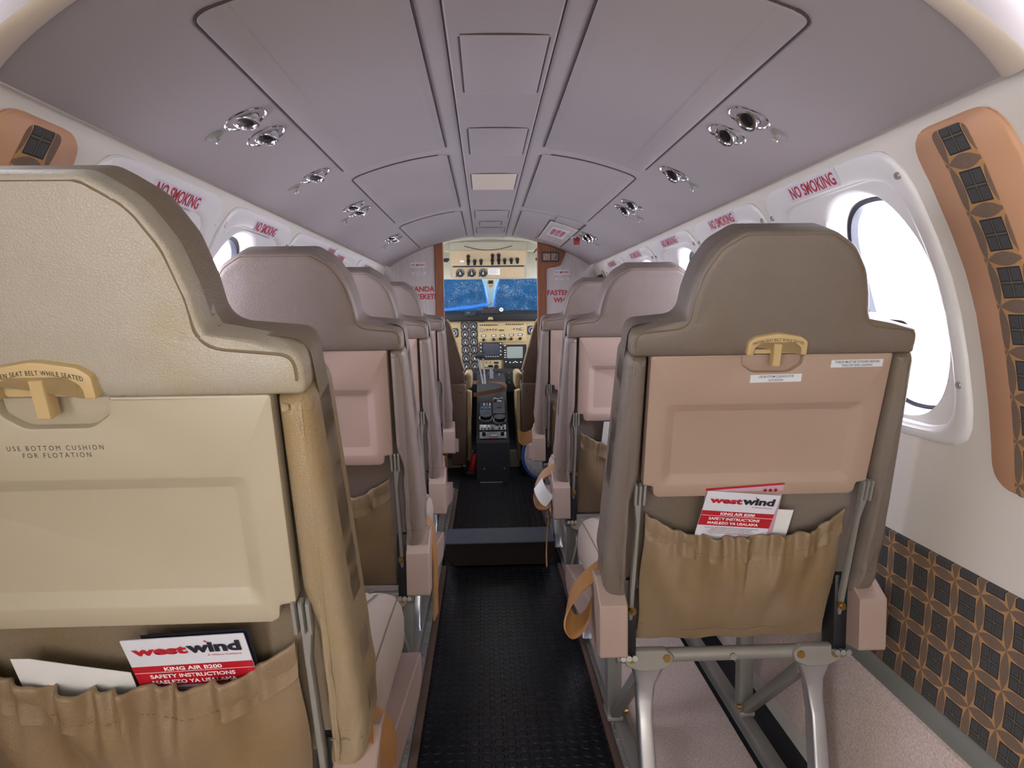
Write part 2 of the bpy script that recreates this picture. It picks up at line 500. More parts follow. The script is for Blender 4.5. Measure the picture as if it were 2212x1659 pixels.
bm = bmesh.new()
prof = [(-0.556, 0.275), (-0.546, 0.258), (-0.538, 0.250), (-0.530, 0.2465)]
xs = [-0.525 + 1.05 * i / 64 for i in range(65)]
prof += [(x, CZ(x)) for x in xs] + [(-x, z) for x, z in reversed(prof)]
def lip_out(x): return 0.690 + 0.032 * min(1.1, abs(x) / 0.51) ** 4
def lip_in(x): return 0.717 + 0.050 * min(1.1, abs(x) / 0.52) ** 5
rows = [[bm.verts.new((x, (lip_out(x) + 0.002) if y is None else y, z)) for x, z in prof] for y in (None, 0.80, 2.2, Y1)]
for a, b in zip(rows[:-1], rows[1:]):
    for i in range(len(prof) - 1): bm.faces.new((a[i], a[i+1], b[i+1], b[i]))
# turned-up aft edge
last = rows[0]
up_ = [bm.verts.new((v.co.x * 1.05, v.co.y - 0.006, v.co.z + 0.05)) for v in last]
for i in range(len(prof) - 1): bm.faces.new((last[i], last[i+1], up_[i+1], up_[i]))
ceiling = tag(done('ceiling', bm, 'ceiling', None, 40), 'arched mauve grey vinyl cabin ceiling', 'ceiling', kind='structure')

bm = bmesh.new()      # padded lip round the aft arch
g = []
for i in range(49):
    x = -0.528 + 1.056 * i / 48; sl = ceil_slope(x); L = math.hypot(1, sl); n = Vector((sl / L, 0, -1 / L)); row = []
    ya, yb = lip_out(x), lip_in(x)
    for k in range(9):
        a = PI * k / 8; t = 0.5 - 0.5 * math.cos(a)
        row.append(bm.verts.new(Vector((x, ya + (yb - ya) * t, CZ(x))) + n * (0.008 * math.sin(a) - 0.001)))
    g.append(row)
for a, b in zip(g[:-1], g[1:]):
    for k in range(8): bm.faces.new((a[k], a[k+1], b[k+1], b[k]))
done('arch_lip', bm, 'rim', ceiling, 60)

def ceil_map(off):
    def f(x, y, h=0.0):
        sl = ceil_slope(x); L = math.hypot(1, sl); d = off + h
        return Vector((x + d * sl / L, y, CZ(x) - d / L))
    return f

def ceil_plate(name, x0, x1, y0, y1, r, th, m, seal=(), org=None):
    """raised curved plate of the ceiling with rounded corners"""
    bm = bmesh.new()
    ol = rect(x0, y0, x1, y1, r, 5)
    f = ceil_map(0)
    nx = max(2, int((x1 - x0) / 0.02))
    # outer ring down the side, then a grid-like fill by scanning x
    ol = densify(ol, 0.02)
    top = [bm.verts.new(f(p.x, p.y, th)) for p in inset(ol, 0.0025)]
    mid = [bm.verts.new(f(p.x, p.y, th * 0.6)) for p in ol]
    bot = [bm.verts.new(f(p.x, p.y, -0.002)) for p in ol]
    n = len(ol)
    for a, b in ((bot, mid), (mid, top)):
        for k in range(n): bm.faces.new((a[k], a[(k+1) % n], b[(k+1) % n], b[k]))
    # inner fill in strips along y so the arch stays smooth
    iol = inset(ol, 0.0025)
    fc = bm.faces.new(top); 
    k = nx
    fs = [fc]
    for i in range(1, k):
        xx = x0 + (x1 - x0) * i / k
        geom = list({v for q in fs for v in q.verts} | {e for q in fs for e in q.edges}) + fs
        r_ = bmesh.ops.bisect_plane(bm, geom=geom, plane_co=(xx + 0, 0, 0), plane_no=(1, 0, 0))
        fs = [q for q in r_['geom'] if isinstance(q, bmesh.types.BMFace)]
    for v in {v for q in fs for v in q.verts}:
        if v not in top: 
            t = f(v.co.x, v.co.y, th); v.co.z = t.z
    o = done(name, bm, m, ceiling, 40)
    return o

def seal_strip(parent, pts, r=0.0019):
    bm = bmesh.new(); f = ceil_map(0.001)
    P = []
    for a, b in zip(pts[:-1], pts[1:]):
        k = max(1, int(math.hypot(b[0]-a[0], b[1]-a[1]) / 0.02))
        P += [f(a[0] + (b[0]-a[0]) * i / k, a[1] + (b[1]-a[1]) * i / k) for i in range(k)]
    P.append(f(*pts[-1])); tube(bm, P, r, 6)
    return done('seal', bm, 'seal', parent, 60)

for s in (-1, 1):
    for y0, y1 in ((0.845, 1.745), (1.815, 2.705), (2.80, 3.70)):
        xa, xb = sorted((s * 0.119, s * 0.355))
        if s == 1 and y0 > 2.7: xb = 0.236
        p = ceil_plate('ceiling_panel', xa, xb, y0, y1, 0.022, 0.0045, 'ceiling_panel')
        xi, xo = s * 0.119, s * (abs(xb) if s == 1 else 0.355)
        e = 0.0022
        if not (s == 1 and y0 > 2.7):
            seal_strip(p, [(xo + s*e, y1 - 0.03)] + [(xo - s*0.022 + s*(0.022 + e) * math.cos(a), y0 + 0.022 - (0.022 + e) * math.sin(a)) for a in [PI/2 * k / 8 for k in range(9)]])
            seal_strip(p, [(xo - s*0.022, y0 - e), (xi + s*0.022, y0 - e)], 0.0014)
        seal_strip(p, [(xi - s*e, y1 - 0.005), (xi - s*e, y0 + 0.022)])
# centre rib and its hatch covers
strip = ceil_plate('centre_strip', -0.079, 0.079, Y0 + 0.03, Y1 - 0.01, 0.004, 0.006, 'ceiling_panel')
for x in (-0.0815, 0.0815): seal_strip(strip, [(x, Y0 + 0.03), (x, Y1 - 0.01)], 0.0007)
def hatch(x0, x1, y0, y1, m='ceiling_panel', r=0.008, sr=0.0022):
    bm = bmesh.new(); ol = rect(x0, y0, x1, y1, r, 4)
    slab(bm, ol, [(0, 0.004), (0, 0.0085), (0.002, 0.0098)], lambda x, y, h: Vector((x, y, CZ(x * 0.3) - h)))
    o = done('hatch_cover', bm, m, strip, 40)
    bm = bmesh.new(); z = CZ(0) - 0.0066
    for sx in (x0 - 0.0015, x1 + 0.0015):
        tube(bm, [(sx, y1 - 0.01, z), (sx, y0 + 0.008, z)], sr, 6)
    tube(bm, [(x0, y0 - 0.0012, z), (x1, y0 - 0.0012, z)], sr * 0.7, 6)
    done('seal', bm, 'seal', o, 60)
hatch(-0.060, 0.068, 1.052, 1.325); hatch(-0.060, 0.068, 1.563, 1.822); hatch(-0.063, 0.067, 2.064, 2.316, 'rim')
hatch(-0.063, 0.068, 2.788, 3.012); hatch(-0.046, 0.046, 3.12, 3.26, 'ceiling_panel', 0.006); hatch(-0.063, 0.067, 3.345, 3.56)

# walls
def wall_side(s):
    bm = bmesh.new()
    ys = [-1.6, -1.3, -0.4, Y0, 0.9]
    for k in range(5): ys += [1.0 + 0.5*k + 0.036, 1.5 + 0.5*k - 0.036]
    ys += [3.6, Y1]
    V = {}
    zs = PZ + [-0.66, -0.88, FLOOR]
    xz = PX + [0.678, 0.632, 0.632]
    for j, y in enumerate(ys):
        for i, (x, z) in enumerate(zip(xz, zs)): V[j, i] = bm.verts.new((s * x, y, z))
    for j in range(len(ys) - 1):
        for i in range(len(zs) - 1):
            zc = (zs[i] + zs[i+1]) / 2; yc_ = (ys[j] + ys[j+1]) / 2
            if -0.198 < zc < 0.198 and 1.0 < yc_ < 3.5 and (yc_ - 1.0) % 0.5 > 0.04 and (yc_ - 1.0) % 0.5 < 0.46: continue
            if s < 0 and -1.3 < yc_ < -0.4 and zc < 0.22 and zc > -0.88: continue
            bm.faces.new((V[j, i], V[j+1, i], V[j+1, i+1], V[j, i+1]))
    side = 'right' if s > 0 else 'left'
    o = tag(done('wall_' + side, bm, 'wall', None, 50), side + ' curved cabin sidewall in pale vinyl', 'wall', kind='structure')
    # cloth covered lower panel, duct strip, carpeted skirt
    bm = bmesh.new(); rows = []
    for z in (-0.399, -0.402, -0.45, -0.52, -0.58, -0.637):
        off = 0.0 if z > -0.4 else 0.005
        rows.append([bm.verts.new((s * (WX(z) - off), y, z)) for y in (-1.6, Y1)])
    for a, b in zip(rows[:-1], rows[1:]): bm.faces.new((a[0], a[1], b[1], b[0]))
    done('patterned_panel', bm, 'kente', o, 50)
    bm = bmesh.new()
    P = [(0.690, -0.636), (0.676, -0.640), (0.668, -0.655), (0.667, -0.672)]
    rows = [[bm.verts.new((s * x, y, z)) for y in (-1.6, Y1)] for x, z in P]
    for a, b in zip(rows[:-1], rows[1:]): bm.faces.new((a[0], a[1], b[1], b[0]))
    done('duct_strip', bm, 'duct', o, 50)
    bm = bmesh.new()
    P = [(0.672, -0.667), (0.660, -0.668), (0.620, -0.862), (0.618, -0.885), (0.624, -0.89)]
    rows = [[bm.verts.new((s * x, y, z)) for y in (-1.6, Y1)] for x, z in P]
    for a, b in zip(rows[:-1], rows[1:]): bm.faces.new((a[0], a[1], b[1], b[0]))
    done('carpet_skirt', bm, 'carpet', o, 30)
    # padded peach pilaster with a strip of the same cloth
    def pil(name, y0, y1, z0, z1, r, m, prf, par):
        bm = bmesh.new()
        ol = densify(rect(y0, z0, y1, z1, r, 6), 0.02)
        def f(y, z, h): return Vector((s * (WX(z) - h), y, z))
        rings = slab(bm, ol, prf, f, (False, False))
        fc = bm.faces.new(rings[-1]); fs = [fc]
        k = 24
        for i in range(1, k):
            zz = z0 + (z1 - z0) * i / k
            geom = list({v for q in fs for v in q.verts} | {e for q in fs for e in q.edges}) + fs
            rr = bmesh.ops.bisect_plane(bm, geom=geom, plane_co=(0, 0, zz), plane_no=(0, 0, 1))
            fs = [q for q in rr['geom'] if isinstance(q, bmesh.types.BMFace)]
        for v in {v for q in fs for v in q.verts}: v.co.x = s * (WX(v.co.z) - prf[-1][1])
        return done(name, bm, m, par, 50)
    pp = pil('pilaster_panel', 0.80, 0.968, -0.255, 0.232, 0.045, 'orange_trim', [(0, -0.003), (0, 0.004), (0.004, 0.008)], o)
    pil('cloth_strip', 0.855, 0.918, -0.255, 0.222, 0.012, 'kente_strip', [(0, 0.006), (0, 0.0095), (0.003, 0.0105)], pp)
    return o
wall_r = wall_side(1); wall_l = wall_side(-1)

# floor: ribbed rubber, coin rubber aisle mat, seat rails, carpets
bm = bmesh.new(); box(bm, (-0.64, -1.6, FLOOR - 0.03), (0.64, Y1 + 1.8, FLOOR))
floor = tag(done('floor', bm, 'rubber_flat', None), 'dark ribbed rubber cabin floor', 'floor', kind='structure')
bm = bmesh.new(); box(bm, (-0.188, -1.5, FLOOR), (0.226, 3.95, FLOOR + 0.004), 0.0015)
tag(done('aisle_mat', bm, 'rubber'), 'long black coin-studded rubber mat along the aisle', 'mat')
for s, x0, x1 in ((-1, -0.207, -0.188), (1, 0.226, 0.241)):
    bm = bmesh.new()
    for k in range(2):
        a, b = ((-1.5, 2.585), (2.76, 3.75))[k]
        box(bm, (x0, a, FLOOR), (x1, b, FLOOR + 0.012), 0.003)
    done('mat_edging', bm, mat('edging_wood', '#5c463a', 0.7, var=0.25, vscale=60), floor)
    xa, xb = (0.241, 0.2545) if s > 0 else (-0.224, -0.207)
    bm = bmesh.new(); box(bm, (xa, -1.5, FLOOR), (xb, 3.75, FLOOR + 0.016))
    for k in range(120):
        y = -0.2 + 0.032 * k
        cyl(bm, ((xa + xb)/2, y, FLOOR + 0.016), ((xa + xb)/2, y, FLOOR + 0.0185), 0.0048, 8)
    done('perforated_track', bm, 'steel', floor)
    for nm, cx_ in (('inner', 0.262 if s > 0 else -0.240), ('outer', s * 0.547)):
        bm = bmesh.new()
        box(bm, (cx_ - 0.0145, -1.5, FLOOR), (cx_ + 0.0145, 3.75, -0.915), 0.003)
        done('seat_rail', bm, 'steel_paint', floor)
    xa, xb = sorted((s * 0.281, s * 0.517))
    bm = bmesh.new(); box(bm, (xa, -1.5, FLOOR), (xb, 3.6, FLOOR + 0.012), 0.004)
    tag(done('carpet_runner', bm, 'carpet'), 'pink carpet runner between the seat rails of the %s seats' % ('right' if s > 0 else 'left'), 'carpet')

# window panels
def superrad(cy0, cz0, a, b, e, oy, oz, ang):
    """distance from (oy, oz) along ang to a superellipse"""
    dy, dz = math.cos(ang), math.sin(ang); lo, hi = 0.0, 1.0
    for _ in range(40):
        m = (lo + hi) / 2; y = oy + dy * m - cy0; z = oz + dz * m - cz0
        if abs(y / a) ** e + abs(z / b) ** e < 1: lo = m
        else: hi = m
    return lo

WINLAB = ['nearest', 'second', 'third', 'fourth', 'farthest']
def window(s, k):
    yc_ = WIN_Y[k]; oy, oz = yc_ - 0.052, 0.005
    side = 'right' if s > 0 else 'left'
    root = empty('window_%d' % (k + 1 + (0 if s > 0 else 5)), (s * WX(0.0), yc_, 0.0), label='%s oval cabin window panel on the %s wall' % (WINLAB[k], side), cat='window', kind='structure')
    org = root.location.copy()
    N = 80; bm = bmesh.new(); rings = []
    angs = [2 * PI * i / N for i in range(N)]
    Ro = [superrad(oy, oz, 0.147, 0.188, 2.5, oy, oz, a) for a in angs]
    Rr = [superrad(yc_, 0.004, 0.207, 0.1935, 7, oy, oz, a) for a in angs]
    Rx = [superrad(yc_, 0.009, 0.244, 0.2255, 9, oy, oz, a) for a in angs]
    Rr = [max(q, o_ + 0.004) for q, o_ in zip(Rr, Ro)]
    def ring(R, off):
        row = []
        for a, r in zip(angs, R):
            y = oy + math.cos(a) * r; z = oz + math.sin(a) * r
            row.append(bm.verts.new((s * (WX(z) - off), y, z)))
        rings.append(row)
    def lerp(A, B, t): return [x + (y - x) * t for x, y in zip(A, B)]
    ring([r - 0.012 for r in Ro], -0.075); ring([r - 0.010 for r in Ro], -0.045); ring([r - 0.004 for r in Ro], -0.014); ring(Ro, -0.007)
    for t in (0.3, 0.65): ring(lerp(Ro, Rr, t), -0.006)
    ring(Rr, -0.006); ring([r + 0.004 for r in Rr], 0.003); ring([r + 0.008 for r in Rr], 0.0045)
    Rq = [r - 0.012 for r in Rx]
    A = [r + 0.008 for r in Rr]; A = [min(a, b - 0.001) for a, b in zip(A, Rq)]
    for t in (0.33, 0.66, 1.0): ring(lerp(A, Rq, t), 0.0075)
    ring([r - 0.005 for r in Rx], 0.0066); ring([r - 0.001 for r in Rx], 0.003); ring(Rx, -0.004)
    for a, b in zip(rings[:-1], rings[1:]):
        for i in range(N): bm.faces.new((a[i], a[(i+1) % N], b[(i+1) % N], b[i]))
    done('window_panel', bm, 'window_plastic', root, 40, org)
    bm = bmesh.new(); rings = []
    ring([r - 0.011 for r in Ro], -0.040); ring([r - 0.016 for r in Ro], -0.043); ring([r - 0.016 for r in Ro], -0.056); ring([r - 0.011 for r in Ro], -0.058)
    for a, b in zip(rings[:-1], rings[1:]):
        for i in range(N): bm.faces.new((a[i], a[(i+1) % N], b[(i+1) % N], b[i]))
    done('gasket', bm, 'gasket', root, 40, org)
    bm = bmesh.new(); rings = []
    c = bm.verts.new((s * (WX(oz) + 0.052), oy, oz))
    for t in (0.35, 0.7, 1.0): ring([(r - 0.012) * t for r in Ro], -0.052)
    for i in range(N): bm.faces.new((c, rings[0][i], rings[0][(i+1) % N]))
    for a, b in zip(rings[:-1], rings[1:]):
        for i in range(N): bm.faces.new((a[i], a[(i+1) % N], b[(i+1) % N], b[i]))
    done('pane', bm, 'pane', root, 60, org)
    # screws
    for (dy, z) in ((-0.228, 0.190), (-0.226, -0.115), (0.222, 0.188), (0.226, -0.115)):
        y = yc_ + dy; bm = bmesh.new(); x = WX(z)
        nx_ = Vector((-s, 0, -0.5 if z > 0.05 else -0.1)).normalized()
        p = Vector((s * (x - 0.004), y, z)); plastic = (s < 0 and k == 0) or (s < 0 and k == 1 and dy < 0)
        cyl(bm, p, p + nx_ * 0.006, 0.0068 if not plastic else 0.008, 12, 0.005 if not plastic else 0.006)
        if not plastic: cyl(bm, p + nx_ * 0.0055, p + nx_ * 0.0068, 0.0022, 6)
        done('screw' if not plastic else 'screw_cap', bm, 'steel' if not plastic else 'window_plastic', root, 40, org)
    # no smoking label
    spec = {1: [(1.262, 0.168), (1.745, 0.17), (2.24, 0.17), (2.745, 0.17), (3.25, 0.17)],
            -1: [(1.270, 0.172), (1.760, 0.155), (2.472, 0.098), (2.646, 0.115), (3.235, 0.17)]}[s][k]
    yt, wd = spec; zt = 0.2145 if s > 0 else 0.206
    if wd < 0.13: zt = 0.212 if k == 2 else 0.203
    def f(x, y, o=0.0086): 
        z = zt + y * 0.86; return Vector((s * (WX(z) - o), yt - s * x, z)) - org
    bm = bmesh.new(); W2, H2 = wd * 0.56, 0.0155
    vs = [[bm.verts.new(f(-W2 + 2*W2*i/8, -H2 + 2*H2*j/3, 0.0081)) for i in range(9)] for j in range(4)]
    for j in range(3):
        for i in range(8): bm.faces.new((vs[j][i], vs[j][i+1], vs[j+1][i+1], vs[j+1][i]))
    done('label_film', bm, 'clear_label', root, 60)
    fit_text('no_smoking_lettering', 'NO SMOKING', wd, 0.0235, f, 'red_sign', root, bold=0.02)
for s in (1, -1):
    for k in range(5): window(s, k)

# ------------------------------------------------------------------ front partition
def arch_pts(xa, xb, n=16):
    return [(xa + (xb - xa) * i / n, CZ(xa + (xb - xa) * i / n)) for i in range(n + 1)]
def plate_y(name, pts, y0, y1, m, parent=None, bev=0.0):
    bm = bmesh.new(); ol = [Vector(p) for p in pts]
    if area2(ol) < 0: ol.reverse()
    slab(bm, ol, [(0, y1), (0, y0)] if not bev else [(0, y1), (0, y0 + bev), (bev, y0)], lambda x, z, h: Vector((x, h, z)))
    return done(name, bm, m, parent, 30)
def partition(s):
    xi = 0.293 if s > 0 else -0.290
    if s > 0: xi = 0.293
    pts = [(s * abs(xi), FLOOR)] + [(x, z + 0.03) for x, z in arch_pts(s * abs(xi), s * 0.53, 14)] + [(s * (WX(z) + 0.03), z) for z in PZ[1:]] + [(s * 0.63, -0.88), (s * 0.63, FLOOR)]
    o = plate_y('wall_front_' + ('right' if s > 0 else 'left'), pts, Y1, Y1 + 0.025, 'partition')
    return tag(o, 'grey wood-grain partition on the %s of the cockpit doorway' % ('right' if s > 0 else 'left'), 'wall', kind='structure')
pl = partition(-1); pr = partition(1)
t1 = plate_y('trim_1', [(-0.292, FLOOR), (-0.292, CZ(-0.292) - 0.001), (-0.247, CZ(-0.247) - 0.001), (-0.247, FLOOR)], Y1 - 0.012, Y1 + 0.035, 'wood', None, 0.003)
tag(t1, 'narrow oak door post left of the cockpit doorway', 'trim', kind='structure')
rp = fillet([(0.251, FLOOR, 0), (0.251, CZ(0.251) - 0.001, 0), (0.32, CZ(0.32) - 0.001, 0), (0.401, CZ(0.401) - 0.001, 0.006), (0.372, 0.245, 0.012), (0.335, 0.236, 0.01), (0.298, 0.234, 0.018), (0.298, FLOOR, 0)], 4)
t2 = plate_y('trim_2', [(p.x, p.y) for p in rp], Y1 - 0.012, Y1 + 0.035, 'wood', None, 0.003)
tag(t2, 'oak door post with a bracket top right of the cockpit doorway', 'trim', kind='structure')
def on_front(xc, zc, y):
    return lambda x, z: Vector((xc + x, y, zc + z))
def sticker(par, xc, zc, wd, ht, text, tw, th, y=Y1):
    bm = bmesh.new(); box(bm, (xc - wd/2, y - 0.0012, zc - ht/2), (xc + wd/2, y + 0.0, zc + ht/2))
    st = done('sticker', bm, 'sticker', par, 0)
    fit_text('sticker_lettering', text, tw, th, on_front(xc, zc, y - 0.0018), 'red_sign', st, bold=0.02)
sticker(pl, -0.378, 0.2555, 0.078, 0.024, 'NO SMOKING', 0.070, 0.014)
sticker(pl, -0.376, 0.212, 0.070, 0.011, 'USIVUTE SIGARA', 0.060, 0.006)
sticker(pr, 0.382, 0.210, 0.078, 0.024, 'NO SMOKING', 0.070, 0.014)
sticker(pr, 0.382, 0.176, 0.070, 0.011, 'USIVUTE SIGARA', 0.060, 0.006)
fit_text('lettering', 'FUNGA MKANDA', 0.296, 0.028, on_front(-0.4425, 0.130, Y1 - 0.001), 'red_sign', pl, bold=0.035)
fit_text('lettering', 'UKIWA UMEKETI', 0.255, 0.028, on_front(-0.418, 0.090, Y1 - 0.001), 'red_sign', pl, bold=0.035)
fit_text('lettering', 'FASTEN SEAT BELT', 0.30, 0.028, on_front(0.452, 0.103, Y1 - 0.001), 'red_sign', pr, bold=0.035)
fit_text('lettering', 'WHILE SEATED', 0.235, 0.028, on_front(0.452, 0.064, Y1 - 0.001), 'red_sign', pr, bold=0.035)

# lighted sign on the right post
sg = empty('cabin_sign', (0.318, Y1 - 0.012, 0.290), label='small dark framed pictogram sign on the oak bracket by the doorway', cat='sign')
bm = bmesh.new(); slab(bm, rect(-0.047, -0.026, 0.047, 0.026, 0.006), [(0, 0), (0, 0.008), (0.002, 0.011), (0.0085, 0.0105), (0.0095, 0.006)], lambda x, z, h: Vector((x, -h, z)), (True, False))
done('frame', bm, mat('sign_frame', '#3d3034', 0.5), sg, 30)
bm = bmesh.new(); box(bm, (-0.038, -0.0072, -0.017), (0.038, -0.005, 0.017))
lens = done('lens', bm, mat('sign_lens', '#a08478', 0.3), sg)
bm = bmesh.new()
for a, b in (((-0.034, 0.013), (-0.014, -0.013)), ((-0.012, 0.014), (-0.012, -0.014)), ((0.006, 0.014), (0.006, -0.014)), ((0.008, 0.012), (0.02, 0.0)), ((0.02, 0), (0.008, -0.011))):
    tube(bm, [(a[0], -0.0078, a[1]), (b[0], -0.0078, b[1])], 0.0012, 6)
done('pictogram', bm, mat('sign_red', '#7e2a22', 0.5), lens)
bm = bmesh.new(); box(bm, (-0.002, -0.009, -0.017), (0.003, -0.006, 0.017))
tube(bm, [(0.021, -0.0085, -0.011), (0.026, -0.0085, -0.006), (0.030, -0.0085, -0.008), (0.032, -0.0085, 0.006)], 0.003, 6)
cyl(bm, (0.030, -0.0072, 0.011), (0.030, -0.0095, 0.011), 0.0035, 10)
done('pictogram', bm, 'black', lens)

# side literature racks against the partition
for s in (-1, 1):
    r = empty('literature_rack', (s * 0.60, 3.70, 0.13), label='dark literature rack with oak front high on the %s wall by the partition' % ('right' if s > 0 else 'left'), cat='rack')
    rot = Matrix.Rotation(-s * 0.42, 4, 'Y')
    for nm, m, lo, hi in (('rack_back', 'black', (-0.002, -0.09, -0.09), (0.004, 0.085, 0.08)), ('side_panel', mat('rack_tan', '#a08c74', 0.5), (-0.008, -0.125, -0.09), (0.002, -0.085, 0.085)), ('front_board', 'wood', (-0.055, 0.055, -0.09), (-0.004, 0.07, 0.065))):
        bm = bmesh.new()
        lo2 = (min(-s*-lo[0]*1, 0) if False else lo[0], lo[1], lo[2])
        box(bm, lo, hi, 0.002)
        for v in bm.verts: v.co = rot @ Vector((v.co.x * (1 if s > 0 else -1), v.co.y, v.co.z))
        done(nm, bm, m, r)

# ------------------------------------------------------------------ aft end of the cabin (behind and round the camera)
bm = bmesh.new()
rows = []
for y in (-1.6, 0.688):
    P = [(-0.60, 0.24)] + [(x, CZ(x * 0.90) + 0.035) for x in [-0.57 + 1.14 * i / 30 for i in range(31)]] + [(0.60, 0.24)]
    rows.append([bm.verts.new((x, y, z)) for x, z in P])
for i in range(len(rows[0]) - 1): bm.faces.new((rows[0][i], rows[0][i+1], rows[1][i+1], rows[1][i]))
tag(done('ceiling_aft', bm, 'aft_white', None, 60), 'white moulded ceiling of the aft cabin behind the arch', 'ceiling', kind='structure')
bm = bmesh.new(); box(bm, (-0.72, -1.66, FLOOR), (0.72, -1.6, 0.5))
tag(done('wall_back', bm, 'wall', None), 'aft cabin bulkhead', 'wall', kind='structure')

# ------------------------------------------------------------------ passenger seats
TL = 0.28; CSN = 1 / math.sqrt(1 + TL * TL)
ZB = -0.915
def SP(u, v, w=0.0):
    """seat back plane: u across, v up the back (0 at eye level), w towards the rear"""
    return Vector((u, -TL * CSN * v - CSN * w, CSN * v - TL * CSN * w - ZB))
def H(*p): return Vector((p[0], p[1], p[2] - ZB))

def mirror(pts):
    return pts + [(-x, y, r) for x, y, r in reversed(pts)]

HEAD = [(0.064, 0.1145, 0.03), (0.0985, 0.0925, 0.05), (0.1205, 0.0575, 0.06), (0.1315, 0.018, 0.08), (0.1365, -0.0195, 0.02), (0.214, -0.027, 0.022)]
BODY = densify(fillet(mirror([(0.230, -0.502, 0.02), (0.2365, -0.44, 0.05), (0.2185, -0.08, 0.06)][::1] + HEAD[::-1]), 6), 0.02)
COVER = densify(fillet(mirror([(0.214, -0.070, 0.006)] + HEAD[::-1]), 6), 0.012)

def seg_dist(p, ol):
    best = 9.0
    for i in range(len(ol)):
        a = ol[i-1]; b = ol[i]; ab = b - a; L2 = ab.length_squared
        t = 0 if L2 < 1e-12 else max(0, min(1, (p - a).dot(ab) / L2))
        best = min(best, (p - a - ab * t).length)
    return best
def crowned(bm, ol, f, hfun, nv=30, nu=44):
    """surface over an outline that every horizontal row crosses once; height from the distance to the edge"""
    v0 = min(p.y for p in ol); v1 = max(p.y for p in ol); G = []
    for j in range(nv + 1):
        t = j / nv; t = 0.5 - 0.5 * math.cos(PI * t); v = v0 + (v1 - v0) * t
        q = min(max(v, v0 + 1e-5), v1 - 1e-5); xs = []
        for i in range(len(ol)):
            a = ol[i-1]; b = ol[i]
            if (a.y - q) * (b.y - q) <= 0 and abs(a.y - b.y) > 1e-9: xs.append(a.x + (b.x - a.x) * (q - a.y) / (b.y - a.y))
        l, r = min(xs), max(xs); row = []
        for i in range(nu + 1):
            k = i / nu; k = 0.5 - 0.5 * math.cos(PI * k); u = l + (r - l) * k
            d = 0.0 if (i in (0, nu) or j in (0, nv)) else seg_dist(Vector((u, v)), ol)
            row.append(bm.verts.new(f(u, v, hfun(d))))
        G.append(row)
    for a, b in zip(G[:-1], G[1:]):
        for i in range(nu): bm.faces.new((a[i], a[i+1], b[i+1], b[i]))

